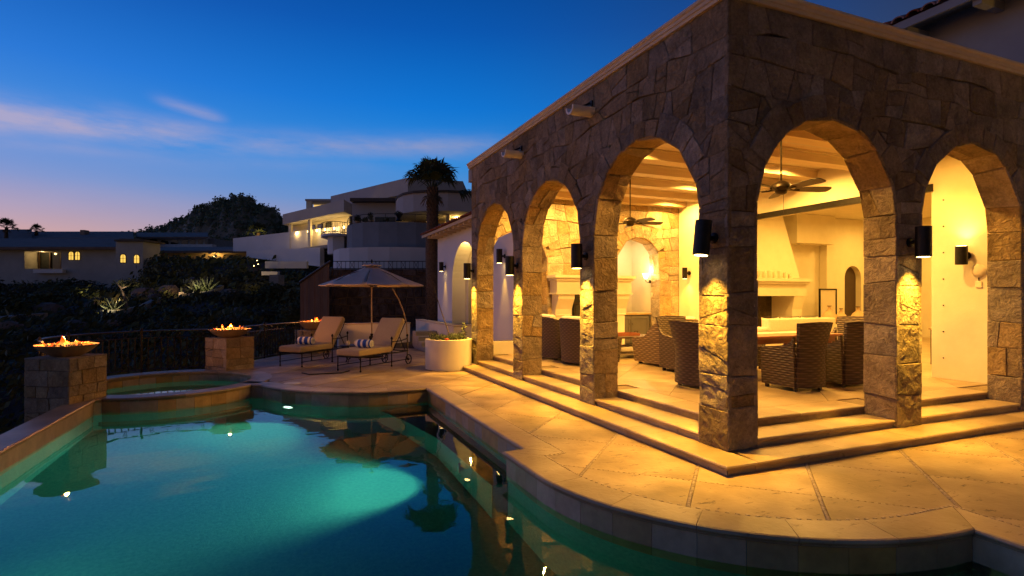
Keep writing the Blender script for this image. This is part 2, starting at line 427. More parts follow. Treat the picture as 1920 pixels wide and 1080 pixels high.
def _wicker(name, col, col2, sx=22, sz=27):
    m = bpy.data.materials.new(name); m.use_nodes = True
    nt = m.node_tree; L = nt.links
    b = nt.nodes['Principled BSDF']; b.inputs['Roughness'].default_value = 0.6
    t = nt.nodes.new('ShaderNodeTexCoord')
    s = nt.nodes.new('ShaderNodeSeparateXYZ'); L.new(t.outputs['Object'], s.inputs[0])
    def mth(op, a, c=None):
        n = nt.nodes.new('ShaderNodeMath'); n.operation = op
        for i, x in enumerate((a, c)):
            if x is None: continue
            if isinstance(x, (int, float)): n.inputs[i].default_value = x
            else: L.new(x, n.inputs[i])
        return n.outputs[0]
    hx = mth('ADD', s.outputs[0], s.outputs[1])
    row = mth('FLOOR', mth('MULTIPLY', s.outputs[2], sz))
    ph = mth('MULTIPLY', mth('MODULO', row, 2.0), PI)
    wv = mth('SINE', mth('ADD', mth('MULTIPLY', hx, sx * 2.0), ph))
    band = mth('ABSOLUTE', mth('SINE', mth('MULTIPLY', s.outputs[2], sz * PI)))
    hgt = mth('MULTIPLY', band, mth('MULTIPLY_ADD', wv, 0.5))
    hgt = mth('MULTIPLY', band, mth('ADD', mth('MULTIPLY', wv, 0.35), 0.65))
    mx = nt.nodes.new('ShaderNodeMix'); mx.data_type = 'RGBA'
    L.new(hgt, mx.inputs[0]); mx.inputs[6].default_value = (*col2, 1); mx.inputs[7].default_value = (*col, 1)
    L.new(mx.outputs[2], b.inputs['Base Color'])
    bp = nt.nodes.new('ShaderNodeBump'); bp.inputs['Strength'].default_value = .9; bp.inputs['Distance'].default_value = .012
    L.new(hgt, bp.inputs['Height']); L.new(bp.outputs[0], b.inputs['Normal'])
    MATS[name] = m
_wicker('dark_wicker', (0.135, 0.085, 0.05), (0.035, 0.02, 0.012))
_wicker('pale_wicker', (0.33, 0.22, 0.115), (0.10, 0.06, 0.03), 20, 25)

def _stripe():
    m = bpy.data.materials.new('towel_stripe'); m.use_nodes = True
    nt = m.node_tree; L = nt.links
    b = nt.nodes['Principled BSDF']; b.inputs['Roughness'].default_value = 0.95
    t = nt.nodes.new('ShaderNodeTexCoord'); s = nt.nodes.new('ShaderNodeSeparateXYZ'); L.new(t.outputs['Generated'], s.inputs[0])
    r = nt.nodes.new('ShaderNodeValToRGB'); r.color_ramp.interpolation = 'CONSTANT'
    e = r.color_ramp.elements
    W, Bl = (0.75, 0.73, 0.70, 1), (0.015, 0.07, 0.42, 1)
    e[0].position = 0; e[0].color = W
    e[1].position = 0.16; e[1].color = Bl
    for p, c in ((0.36, W), (0.50, Bl), (0.74, W), (0.88, Bl), (0.97, W)):
        k = e.new(p); k.color = c
    L.new(s.outputs[0], r.inputs[0]); L.new(r.outputs[0], b.inputs['Base Color'])
    MATS['towel_stripe'] = m
_stripe()

# ------------------------------------------------------------------ builders
class MB:
    def __init__(s):
        s.v = []; s.f = []
    def add(s, vs, fs):
        o = len(s.v)
        s.v += [tuple(p) for p in vs]
        s.f += [[i + o for i in f] for f in fs]
        return s
    def box(s, x0, x1, y0, y1, z0, z1):
        return s.add([(x0, y0, z0), (x1, y0, z0), (x1, y1, z0), (x0, y1, z0), (x0, y0, z1), (x1, y0, z1), (x1, y1, z1), (x0, y1, z1)],
                     [[3, 2, 1, 0], [4, 5, 6, 7], [0, 1, 5, 4], [1, 2, 6, 5], [2, 3, 7, 6], [3, 0, 4, 7]])
    def rbox(s, x0, x1, y0, y1, z0, z1, r=0.02, seg=2, M=None):
        bm = bmesh.new()
        bmesh.ops.create_cube(bm, size=1)
        for v in bm.verts:
            v.co = Vector(((x0 + x1) / 2 + v.co.x * (x1 - x0), (y0 + y1) / 2 + v.co.y * (y1 - y0), (z0 + z1) / 2 + v.co.z * (z1 - z0)))
        bmesh.ops.bevel(bm, geom=bm.edges[:], offset=r, segments=seg, affect='EDGES', profile=0.6)
        bm.verts.index_update()
        vs = [(M @ v.co) if M else v.co.copy() for v in bm.verts]
        s.add(vs, [[v.index for v in f.verts] for f in bm.faces])
        bm.free()
        return s
    def prism(s, poly, z0, z1):
        n = len(poly)
        vs = [(p[0], p[1], z0) for p in poly] + [(p[0], p[1], z1) for p in poly]
        fs = [list(range(n))[::-1], list(range(n, 2 * n))] + [[i, (i + 1) % n, (i + 1) % n + n, i + n] for i in range(n)]
        return s.add(vs, fs)
    def tube(s, pts, r, n=8, closed=False):
        pts = [Vector(p) for p in pts]
        m = len(pts)
        rs = r if isinstance(r, (list, tuple)) else [r] * m
        vs = []
        up = Vector((0.13, 0.21, 1)).normalized()
        for i, p in enumerate(pts):
            if closed:
                d = pts[(i + 1) % m] - pts[i - 1]
            else:
                d = pts[min(i + 1, m - 1)] - pts[max(i - 1, 0)]
            d.normalize()
            a = d.cross(up)
            if a.length < 1e-3:
                a = d.cross(Vector((1, 0, 0)))
            a.normalize()
            b = d.cross(a)
            for k in range(n):
                t = 2 * PI * k / n
                vs.append(p + (a * math.cos(t) + b * math.sin(t)) * rs[i])
        fs = []
        for i in range(m if closed else m - 1):
            j = (i + 1) % m
            for k in range(n):
                fs.append([i * n + k, i * n + (k + 1) % n, j * n + (k + 1) % n, j * n + k])
        if not closed:
            fs.append(list(range(n))[::-1]); fs.append([(m - 1) * n + k for k in range(n)])
        return s.add(vs, fs)
    def lathe(s, prof, c=(0, 0, 0), n=20, M=None):
        vs = []; fs = []
        for (r, z) in prof:
            for k in range(n):
                t = 2 * PI * k / n
                p = Vector((r * math.cos(t), r * math.sin(t), z))
                if M: p = M @ p
                vs.append(p + Vector(c))
        m = len(prof)
        for i in range(m - 1):
            for k in range(n):
                fs.append([i * n + k, i * n + (k + 1) % n, (i + 1) * n + (k + 1) % n, (i + 1) * n + k])
        fs.append(list(range(n))[::-1]); fs.append([(m - 1) * n + k for k in range(n)])
        return s.add(vs, fs)
    def build(s, name, m, parent=None, smooth=False, recalc=True):
        me = bpy.data.meshes.new(name)
        me.from_pydata(s.v, [], s.f)
        if recalc:
            bm = bmesh.new(); bm.from_mesh(me)
            bmesh.ops.recalc_face_normals(bm, faces=bm.faces)
            bm.to_mesh(me); bm.free()
        if smooth:
            me.shade_smooth()
            try:
                me.set_sharp_from_angle(angle=R(40))
            except Exception:
                pass
        me.materials.append(MATS[m])
        o = bpy.data.objects.new(name, me)
        COL.objects.link(o)
        o.parent = parent
        return o

def tag(o, label=None, cat=None, group=None, kind=None):
    if label: o['label'] = label
    if cat: o['category'] = cat
    if group: o['group'] = group
    if kind: o['kind'] = kind
    return o
def thing(name, label, cat, loc=(0, 0, 0), rz=0.0, group=None):
    o = bpy.data.objects.new(name, None)
    COL.objects.link(o)
    o.location = loc
    o.rotation_euler = (0, 0, rz)
    o.empty_display_size = 0.2
    return tag(o, label, cat, group)
def copy_tree(o, parent=None, loc=None, rz=None, scale=None, label=None, group=None):
    c = o.copy()
    COL.objects.link(c)
    c.parent = parent
    if loc is not None: c.location = loc
    if rz is not None: c.rotation_euler = (0, 0, rz)
    if scale is not None: c.scale = (scale,) * 3 if isinstance(scale, (int, float)) else scale
    if label: c['label'] = label
    if group: c['group'] = group
    for ch in list(o.children):
        copy_tree(ch, c)
    return c
def lamp(name, kind, loc, energy, col=WARM, parent=None, **k):
    l = bpy.data.lights.new(name, kind)
    l.energy = energy
    l.color = col
    aim = k.pop('aim', None)
    for a, b in k.items():
        setattr(l, a, b)
    o = bpy.data.objects.new(name, l)
    COL.objects.link(o)
    o.location = loc
    if aim is not None:
        o.rotation_euler = Vector(aim).to_track_quat('-Z', 'Y').to_euler()
    o.parent = parent
    return o

def offset_path(path, d, closed=False):
    """points moved to the right-hand side of the direction of travel by d, mitred"""
    n = len(path)
    res = []
    for i in range(n):
        p = Vector(path[i][:2])
        if closed:
            a = Vector(path[i - 1][:2]); b = Vector(path[(i + 1) % n][:2])
        else:
            a = Vector(path[max(i - 1, 0)][:2]); b = Vector(path[min(i + 1, n - 1)][:2])
        d1 = (p - a); d2 = (b - p)
        if d1.length < 1e-6: d1 = d2
        if d2.length < 1e-6: d2 = d1
        n1 = Vector((d1.y, -d1.x)).normalized(); n2 = Vector((d2.y, -d2.x)).normalized()
        m = n1 + n2
        if m.length < 1e-4:
            m = n1
        m.normalize()
        res.append(p + m * (d / max(0.35, m.dot(n1))))
    return res
def sweep(mb, prof, path, closed=False):
    """prof = [(offset, z)] closed outline; path = plan points"""
    rails = [offset_path(path, o, closed) for o, z in prof]
    n = len(path); m = len(prof)
    vs = []
    for i in range(n):
        for j in range(m):
            vs.append((rails[j][i].x, rails[j][i].y, prof[j][1]))
    fs = []
    for i in range(n if closed else n - 1):
        k = (i + 1) % n
        for j in range(m):
            fs.append([i * m + j, i * m + (j + 1) % m, k * m + (j + 1) % m, k * m + j])
    if not closed:
        fs.append(list(range(m))); fs.append([(n - 1) * m + j for j in range(m)][::-1])
    mb.add(vs, fs)
    return mb
def resample(path, step):
    """split a plan path into pieces about `step` long; corners stay; returns list of sub-paths"""
    pts = [Vector(p[:2]) for p in path]
    cum = [0]
    for a, b in zip(pts, pts[1:]):
        cum.append(cum[-1] + (b - a).length)
    L = cum[-1]
    n = max(1, round(L / step))
    def at(s):
        for i in range(len(pts) - 1):
            if s <= cum[i + 1] + 1e-9:
                t = (s - cum[i]) / max(1e-9, cum[i + 1] - cum[i])
                return pts[i].lerp(pts[i + 1], t)
        return pts[-1]
    res = []
    for k in range(n):
        s0, s1 = L * k / n, L * (k + 1) / n
        sub = [at(s0)] + [pts[i] for i in range(len(pts)) if s0 + 1e-4 < cum[i] < s1 - 1e-4] + [at(s1)]
        res.append(sub)
    return res
def shorten(sub, g):
    a = list(sub)
    d0 = (a[1] - a[0]); d1 = (a[-1] - a[-2])
    if d0.length > 2 * g: a[0] = a[0] + d0.normalized() * g
    if d1.length > 2 * g: a[-1] = a[-1] - d1.normalized() * g
    return a
def arc(cx, cy, r, a0, a1, n):
    return [(cx + r * math.cos(R(a0 + (a1 - a0) * i / n)), cy + r * math.sin(R(a0 + (a1 - a0) * i / n))) for i in range(n + 1)]

def clip(poly, nx, ny, d):
    res = []
    n = len(poly)
    for i in range(n):
        a = poly[i]; b = poly[(i + 1) % n]
        da = nx * a[0] + ny * a[1] - d; db = nx * b[0] + ny * b[1] - d
        if da <= 0: res.append(a)
        if (da < 0 < db) or (db < 0 < da):
            t = da / (da - db)
            res.append((a[0] + (b[0] - a[0]) * t, a[1] + (b[1] - a[1]) * t))
    return res
def area(poly):
    return 0.5 * sum(poly[i][0] * poly[(i + 1) % len(poly)][1] - poly[(i + 1) % len(poly)][0] * poly[i][1] for i in range(len(poly)))
def cen(poly):
    n = len(poly)
    return (sum(p[0] for p in poly) / n, sum(p[1] for p in poly) / n)
def inset(poly, g):
    """inset of a convex, counter-clockwise polygon"""
    res = list(poly)
    n = len(poly)
    for i in range(n):
        a = poly[i]; b = poly[(i + 1) % n]
        ex, ey = b[0] - a[0], b[1] - a[1]
        l = math.hypot(ex, ey)
        if l < 1e-6: continue
        nx, ny = ey / l, -ex / l
        res = clip(res, nx, ny, nx * a[0] + ny * a[1] - g)
        if len(res) < 3: return []
    out_ = []
    for p in res:
        if not out_ or math.hypot(p[0] - out_[-1][0], p[1] - out_[-1][1]) > 0.006:
            out_.append(p)
    if len(out_) > 2 and math.hypot(out_[0][0] - out_[-1][0], out_[0][1] - out_[-1][1]) < 0.006:
        out_.pop()
    return out_ if len(out_) > 2 else []
def rubble_cells(w, h, rw, rh, rng, jit=0.09, split=0.34):
    """irregular stones laid in rough courses over a w x h rectangle"""
    cells = []
    nr = max(1, round(h / rh))
    ys = [0.0]
    for i in range(1, nr):
        ys.append(h * i / nr + rng.uniform(-.18, .18) * h / nr)
    ys.append(h)
    ph = [rng.uniform(0, 6) for _ in ys]
    def yb(i, x):
        if i == 0: return 0.0
        if i == nr: return h
        return ys[i] + jit * 0.5 * math.sin(x * 2.3 + ph[i]) + jit * 0.35 * math.sin(x * 5.1 + 2 * ph[i])
    for i in range(nr):
        xs = [(0, 0)]
        x = 0
        while True:
            x += rw * rng.uniform(.62, 1.5)
            if x > w - rw * .45: break
            j = min(jit, rw * .22)
            xs.append((x + rng.uniform(-j, j), x + rng.uniform(-j, j)))
        xs.append((w, w))
        for (b0, t0), (b1, t1) in zip(xs, xs[1:]):
            p = [(b0, yb(i, b0)), (b1, yb(i, b1)), (t1, yb(i + 1, t1)), (t0, yb(i + 1, t0))]
            todo = [p]
            if rng.random() < split:
                c = cen(p)
                wide = (b1 - b0) > 1.25 * h / nr
                ang = (PI / 2 if wide else 0) + rng.uniform(-.35, .35)
                nx, ny = -math.sin(ang), math.cos(ang)
                d = nx * c[0] + ny * c[1] + rng.uniform(-.05, .05)
                todo = [clip(p, nx, ny, d), clip(p, -nx, -ny, -d)]
            cells += [q for q in todo if len(q) > 2 and abs(area(q)) > .006]
    return cells
def stone_obj(name, poly, fmap, hgt, rng, m, parent, gap=0.0035, bev=0.008, rough=0.004, pre=False, fine=0.0):
    """one dressed stone: poly in the wall's own plane, fmap(u, v, out) -> world; fine > 0 gives a rock-faced surface"""
    p = poly if pre else inset(poly, gap)
    if len(p) < 3: return None
    c = cen(p)
    if fine:
        q = []
        for i in range(len(p)):
            a, b = p[i], p[(i + 1) % len(p)]
            k = max(1, int(math.hypot(b[0] - a[0], b[1] - a[1]) / .055))
            q += [(a[0] + (b[0] - a[0]) * j / k, a[1] + (b[1] - a[1]) * j / k) for j in range(k)]
        p = q
    n = len(p)
    sx, sy = rng.uniform(0, 50), rng.uniform(0, 50)
    def bump(u, v, k=1.0):
        if not fine: return rng.uniform(-rough, rough * 1.5)
        w = Vector((u * 8 + sx, v * 8 + sy, 1.3))
        return fine * k * (1.1 * mnoise.noise(w) + .6 * mnoise.noise(w * 2.6) + .25)
    rings = [(max(.3, 1 - bev / .18), 0.0)] + ([(.78, 1), (.58, 1), (.38, 1), (.18, 1)] if fine else [(.55, 1)])
    vs = [fmap(q[0], q[1], -0.02) for q in p]
    vs += [fmap(q[0], q[1], hgt - bev * .8) for q in p]
    for f, k in rings:
        for q in p:
            u, v = c[0] + (q[0] - c[0]) * f, c[1] + (q[1] - c[1]) * f
            vs.append(fmap(u, v, hgt + bump(u, v, .55 if f > .9 else 1)))
    vs.append(fmap(c[0], c[1], hgt + bump(c[0], c[1])))
    fs = []
    R_ = len(rings) + 1
    for k in range(R_):
        for i in range(n):
            j = (i + 1) % n
            fs.append([k * n + i, k * n + j, (k + 1) * n + j, (k + 1) * n + i])
    for i in range(n):
        fs.append([R_ * n + i, R_ * n + (i + 1) % n, (R_ + 1) * n])
    return MB().add(vs, fs).build(name, m, parent, recalc=False)
# ================================================================== the stone pavilion
rng = random.Random(7)
ZB = 0.10                       # top of the lowest step, on which the piers stand
HT = 4.785                       # underside of the cornice
TH = 0.42                       # wall thickness
def arch_wall(L0, L1, z0, H, ops, T, pt, seg=20, grow=0.0):
    """wall with arched openings ops=[(centre, half width, springing)], pt(u, v, t) -> world"""
    mb = MB()
    def face(t, flip):
        def q(a, b, c, d):
            vs = [pt(*a, t), pt(*b, t), pt(*c, t), pt(*d, t)]
            mb.add(vs, [[3, 2, 1, 0]] if flip else [[0, 1, 2, 3]])
        u = L0
        for (c, a, s) in ops:
            a = a + grow
            q((u, z0), (c - a, z0), (c - a, H), (u, H))
            for i in range(seg):
                t0, t1 = PI - PI * i / seg, PI - PI * (i + 1) / seg
                u0, w0 = c + a * math.cos(t0), s + a * math.sin(t0)
                u1, w1 = c + a * math.cos(t1), s + a * math.sin(t1)
                q((u0, w0), (u1, w1), (u1, H), (u0, H))
            u = c + a
        q((u, z0), (L1, z0), (L1, H), (u, H))
    face(0, False); face(T, True)
    for (c, a, s) in ops:
        a = a + grow
        pth = [(c - a, z0)] + [(c + a * math.cos(PI - PI * i / seg), s + a * math.sin(PI - PI * i / seg)) for i in range(seg + 1)] + [(c + a, z0)]
        for p, r in zip(pth, pth[1:]):
            mb.add([pt(*p, 0), pt(*r, 0), pt(*r, T), pt(*p, T)], [[3, 2, 1, 0]])
    for p, r in (((L0, z0), (L0, H)), ((L1, H), (L1, z0)), ((L0, H), (L1, H))):
        mb.add([pt(*p, 0), pt(*r, 0), pt(*r, T), pt(*p, T)], [[3, 2, 1, 0]])
    return mb
RING = 0.33
def face_stones(L0, L1, z0, H, ops, fmap, m, parent, rng, rw=0.41, rh=0.335, prow=0.40, fine=0.0):
    # piers
    edges = [L0]
    for (c, a, s) in ops:
        edges += [c - a, c + a]
    edges.append(L1)
    spr = ops[0][2]
    n = 0
    for i in range(0, len(edges), 2):
        u0, u1 = edges[i], edges[i + 1]
        if u1 - u0 < 0.06: continue
        for p in rubble_cells(u1 - u0, spr - z0, min(0.44, u1 - u0), prow, rng, jit=0.05, split=0.42):
            q = [(x + u0, y + z0) for x, y in p]
            if stone_obj('stone', q, fmap, 0.026 + rng.uniform(-.006, .010), rng, m, parent, fine=fine): n += 1
    # above the springing: clipped round the voussoirs
    for p in rubble_cells(L1 - L0, H - spr, rw, rh, rng, jit=0.10, split=0.36):
        todo = [[(x + L0, y + spr) for x, y in p]]
        for (c, a, s) in ops:
            nxt = []
            for q in todo:
                ds_ = [math.hypot(x - c, y - s) for x, y in q]
                g = cen(q)
                lim = a + RING - .11
                if min(ds_) < lim < max(ds_) and abs(area(q)) > .085:          # a stone across the ring is cut along the radius
                    nx, ny = -(g[1] - s), g[0] - c
                    l = math.hypot(nx, ny) or 1
                    nx, ny = nx / l, ny / l
                    d = nx * g[0] + ny * g[1]
                    nxt += [z for z in (clip(q, nx, ny, d), clip(q, -nx, -ny, -d)) if len(z) > 2]
                else: nxt.append(q)
            todo = []
            for q in nxt:
                g = cen(q)
                ang = math.degrees(math.atan2(g[1] - s, abs(g[0] - c)))
                rad = a + RING - .11 if ang > 28 else a + 0.012
                if min(math.hypot(x - c, y - s) for x, y in q) > rad and math.hypot(g[0] - c, g[1] - s) > rad * 1.12:
                    todo.append(q); continue
                outs = [v for v in q if math.hypot(v[0] - c, v[1] - s) > rad]
                if not outs: continue
                o = cen(outs)
                dx, dy = o[0] - c, o[1] - s
                l = math.hypot(dx, dy)
                q = clip(q, -dx / l, -dy / l, -((dx * c + dy * s) / l + rad))
                if len(q) > 2: todo.append(q)
        for q in todo:
            if abs(area(q)) > 0.006:
                if area(q) < 0: q = q[::-1]
                if stone_obj('stone', q, fmap, 0.025 + rng.uniform(-.004, .006), rng, m, parent, fine=fine * .5): n += 1
    for (c, a, s) in ops:                                       # voussoirs
        k = 9 if a > 0.9 else 7
        an = [R(28) + R(124) * i / k + (rng.uniform(-.05, .05) if 0 < i < k else 0) for i in range(k + 1)]
        for t0, t1 in zip(an, an[1:]):
            e = 0.0045
            ri, ro = a + 0.008, a + RING - e - rng.uniform(0, .13)
            di, do = e / ri, e / ro
            tm = (t0 + t1) / 2
            pl = [(ri, t0 + di), (ro, t0 + do), (ro, tm), (ro, t1 - do), (ri, t1 - di), (ri, tm)]
            pl = [(c + r * math.cos(t), s + r * math.sin(t)) for r, t in pl]
            stone_obj('stone', pl, fmap, 0.037 + rng.uniform(-.004, .006), rng, m, parent, pre=True); n += 1
    return n
def soffit_stones(op, z0, T, pt, m, parent, rng, rw=0.42):
    c, a, s = op
    hj = s - z0
    Lp = 2 * hj + PI * a
    def fm(t, sp, o):
        r = a + 0.03 - o
        if sp < hj: return pt(c - r, z0 + sp, t)
        if sp > hj + PI * a: return pt(c + r, z0 + (Lp - sp), t)
        th = PI - (sp - hj) / a
        return pt(c + r * math.cos(th), s + r * math.sin(th), t)
    n = 0
    for p in rubble_cells(T, Lp, min(T * .8, .34), rw, rng, jit=0.05, split=0.12):
        if stone_obj('stone', p, fm, 0.032 + rng.uniform(-.008, .010), rng, m, parent, rough=0.005): n += 1
    return n

pav = thing('stone_pavilion', 'rubble stone pavilion with five round arches beside the swimming pool', 'pavilion')
OPL = [(1.540, 1.107, 2.60), (4.154, 1.098, 2.585), (6.790, 1.094, 2.60)]
OPR = [(1.531, 1.122, 2.59), (4.230, 1.100, 2.62)]
ptL = lambda u, v, t: Vector((0.03 + t, u, v))
ptR = lambda u, v, t: Vector((u, 0.03 + t, v))
wl = arch_wall(0.03, 8.25, ZB, HT, OPL, TH - .06, ptL, grow=.03).build('arcade_wall', 'mortar', pav)
wr = arch_wall(0.40, 6.05, ZB, HT, OPR, TH - .06, ptR, grow=.03).build('arcade_wall', 'mortar', pav)
nL = face_stones(0.0, 8.28, ZB, HT, OPL, lambda u, v, o: Vector((0.03 - o, u, v)), 'wall_stone', wl, rng, fine=.011)
nR = face_stones(0.0, 6.08, ZB, HT, OPR, lambda u, v, o: Vector((u, 0.03 - o, v)), 'wall_stone', wr, rng, fine=.011)
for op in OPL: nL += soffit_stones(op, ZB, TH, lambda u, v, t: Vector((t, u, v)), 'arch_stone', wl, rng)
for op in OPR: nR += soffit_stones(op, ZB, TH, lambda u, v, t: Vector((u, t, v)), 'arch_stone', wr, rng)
# far end of the long wall
for p in rubble_cells(TH, HT - ZB, .42, .42, rng, .04, .3):
    stone_obj('stone', [(x, y + ZB) for x, y in p], lambda u, v, o: Vector((TH - u, 8.25 + o, v)), .03, rng, 'wall_stone', wl); nL += 1
print('stones', nL, nR)
cor = MB()
sweep(cor, [(-.30, HT), (.03, HT), (.035, HT + .035), (.05, HT + .04), (.055, HT + .075), (.075, HT + .09), (.08, HT + .12), (-.30, HT + .12)],
      [(0, 8.42), (0, 0), (6.6, 0)])
cor.build('cornice', 'cream_trim', pav)
MB().box(.03, 6.6, .03, 8.6, 4.50, HT + .02).build('roof', 'concrete', pav)

# stone end wall with two arches
IN0 = 0.30
OPE = [(1.25, 0.80, 2.55), (4.85, 0.70, 2.62)]
ptE = lambda u, v, t: Vector((u, 8.33 + t, v))
we = arch_wall(0.42, 6.30, IN0 - .02, 4.42, OPE, .40, ptE, grow=.03).build('end_wall', 'mortar', pav)
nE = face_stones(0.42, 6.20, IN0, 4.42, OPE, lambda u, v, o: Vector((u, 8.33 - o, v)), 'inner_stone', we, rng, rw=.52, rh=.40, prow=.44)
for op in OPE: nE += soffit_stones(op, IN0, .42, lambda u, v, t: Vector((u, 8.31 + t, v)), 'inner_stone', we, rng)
print('end stones', nE)

# inner wall of the pavilion towards the living room: white, with one wide opening under a dark track
WX = 6.22
iw = MB()
iw.box(WX, WX + .28, .46, 1.69, IN0 - .05, 4.42)
iw.box(WX, WX + .28, 7.20, 8.32, IN0 - .05, 4.42)
iw.box(WX, WX + .28, 1.69, 7.20, 3.66, 4.42)
iw = iw.build('inner_wall', 'plaster', pav)
MB().box(WX - .035, WX + .05, 1.66, 7.2, 3.53, 3.655).build('sliding_door_track', 'iron', pav)
MB().box(WX + .055, WX + .28, 1.70, 7.19, 3.56, 3.657).build('header', 'ceiling_wood', pav)
for k in range(7):
    MB().lathe([(.012, -.004), (.012, .004)], (0, 0, 0), 8, Matrix.Rotation(PI / 2, 3, 'Y')).build('fixing_hole', 'iron', iw).location = (WX - .003, 1.50, .65 + k * .45)

# ceiling: boards between beams that run across the room
ceil = MB().box(.42, WX + .02, .42, 8.32, 4.40, 4.48).build('ceiling', 'ceiling_white', pav)
for i in range(8):
    y = 0.98 + i * 1.02
    b = MB().box(.44, WX - .002, y - .13, y + .13, 4.19, 4.40)
    b.box(.44, WX - .002, y - .17, y - .13, 4.345, 4.399).box(.44, WX - .002, y + .13, y + .17, 4.345, 4.399)
    b.build('beam', 'ceiling_wood', ceil)
for i in range(7):
    y0 = 0.98 + i * 1.02 + .175
    for j in range(4):
        a = y0 + j * .1675
        MB().box(.44, WX - .002, a + .003, a + .1645, 4.377, 4.399).build('ceiling_board', 'ceiling_wood', ceil)

# steps
steps = thing('entrance_steps', 'travertine steps with rounded nosing running round the arcade', 'steps')
prof1 = [(-.10, .0), (.335, .0), (.335, .052), (.352, .056), (.368, .068), (.372, .082), (.366, .094), (.352, .1), (-.10, .1)]
for path in ([(0, 7.90), (0, .0)], [(0, 0), (7.2, 0)]):
    pcs = resample(path, 1.28)
    for i, sub in enumerate(pcs):
        sub = shorten(sub, .0025)
        if path[0] == (0, 7.90) and i == len(pcs) - 1: sub = [sub[0], Vector((0, 0)), Vector((.02, 0))]
        if path[0] == (0, 0) and i == 0: sub = [Vector((.026, 0)), sub[1]]
        sweep(MB(), prof1, sub).build('tread', 'coping_stone', steps)
prof2 = [(-.42, .1), (-.015, .1), (-.015, .152), (.0, .156), (.014, .168), (.018, .182), (.012, .194), (.0, .2), (-.42, .2)]
prof3 = [(-.80, .2), (-.415, .2), (-.415, .252), (-.40, .256), (-.386, .268), (-.382, .282), (-.388, .294), (-.40, .3), (-.80, .3)]
for (c, a, s) in OPL:
    for pr, e in ((prof2, 0.0), (prof3, .035)):
        for sub in resample([(.03, c + a - .012 + e), (.03, c - a + .012 - e)], 1.1):
            sweep(MB(), pr, shorten(sub, .002)).build('tread', 'coping_stone', steps)
for (c, a, s) in OPR:
    for pr, e in ((prof2, 0.0), (prof3, .035)):
        for sub in resample([(c - a + .012 - e, .03), (c + a - .012 + e, .03)], 1.1):
            sweep(MB(), pr, shorten(sub, .002)).build('tread', 'coping_stone', steps)

# ================================================================== paving laid diagonally
def diag_slabs(region, pitch, joint, ztop, thick, parent, m, ox=0.0, oy=0.0, minarea=.012, jointb=None):
    """one-metre slabs at 45 degrees, clipped to a plan region; joints are left open"""
    jb = joint if jointb is None else jointb
    s2 = math.sqrt(2)
    A = [((p[0] - p[1]) / s2, (p[0] + p[1]) / s2) for p in region]
    amin = min(a for a, b in A); amax = max(a for a, b in A); bmin = min(b for a, b in A); bmax = max(b for a, b in A)
    i0 = math.floor((amin - ox) / pitch); i1 = math.ceil((amax - ox) / pitch)
    j0 = math.floor((bmin - oy) / pitch); j1 = math.ceil((bmax - oy) / pitch)
    n = 0
    for i in range(i0, i1):
        for j in range(j0, j1):
            q = A
            q = clip(q, -1, 0, -(ox + i * pitch + joint / 2)); 
            if len(q) > 2: q = clip(q, 1, 0, ox + (i + 1) * pitch - joint / 2)
            if len(q) > 2: q = clip(q, 0, -1, -(oy + j * pitch + jb / 2))
            if len(q) > 2: q = clip(q, 0, 1, oy + (j + 1) * pitch - jb / 2)
            if len(q) < 3 or abs(area(q)) < minarea: continue
            cl = []
            for p in q:
                if not cl or math.hypot(p[0] - cl[-1][0], p[1] - cl[-1][1]) > .004: cl.append(p)
            if len(cl) > 2 and math.hypot(cl[0][0] - cl[-1][0], cl[0][1] - cl[-1][1]) < .004: cl.pop()
            if len(cl) < 3: continue
            w = [((a + b) / s2, (b - a) / s2) for a, b in cl]
            MB().prism(w, ztop - thick, ztop).build('paving_slab', m, parent); n += 1
    return n
floor = tag(MB().box(.42, 16.4, .42, 9.3, .02, .284).build('pavilion_floor', 'grout'), kind='structure')
nf = diag_slabs([(.835, .835), (WX - .01, .835), (WX - .01, 8.26), (.835, 8.26)], 1.01, .006, .3, .03, floor, 'floor_tile', .2, .3)
MB().box(WX - .004, 16.3, .9, 9.2, .25, .3).build('paving_slab', 'floor_tile', floor)
print('floor tiles', nf)

# ================================================================== living room seen through the opening
liv = thing('living_room', 'yellow-lit living room walls beyond the wide opening', 'room')
LX1, LY1 = 16.2, 9.2
lw = MB()
lw.box(WX + .29, LX1, LY1, LY1 + .2, .26, 4.4)
lw.box(LX1, LX1 + .2, .9, LY1, .26, 4.4)
lw.box(WX + .29, LX1, .7, .9, .26, 4.4)
lw = lw.build('wall', 'plaster', liv)
MB().box(WX + .29, LX1 + .2, .7, LY1 + .2, 4.4, 4.5).build('ceiling', 'plaster', liv)
# chimney breast and mantel
fx0, fx1, fy = 8.0, 11.15, 8.0
hood = MB()
hood.add([(fx0 + .3, fy + .25, 2.28), (fx1 - .25, fy + .25, 2.28), (fx1 - .25, LY1 - .01, 2.28), (fx0 + .3, LY1 - .01, 2.28),
          (fx0 + .75, fy + .55, 4.39), (fx1 - .7, fy + .55, 4.39), (fx1 - .7, LY1 - .01, 4.39), (fx0 + .75, LY1 - .01, 4.39)],
         [[3, 2, 1, 0], [4, 5, 6, 7], [0, 1, 5, 4], [1, 2, 6, 5], [2, 3, 7, 6], [3, 0, 4, 7]])
fp2 = thing('indoor_fireplace', 'cream plaster fireplace with sloping hood in the living room', 'fireplace')
hood.build('hood', 'plaster', fp2)
mm = MB().box(fx0, fx1, fy, LY1 - .01, 2.16, 2.26).box(fx0 + .05, fx1 - .05, fy + .05, LY1 - .01, 2.08, 2.158).box(fx0 + .12, fx1 - .12, fy + .12, LY1 - .01, 1.72, 2.078)
mm.build('mantel', 'plaster', fp2)
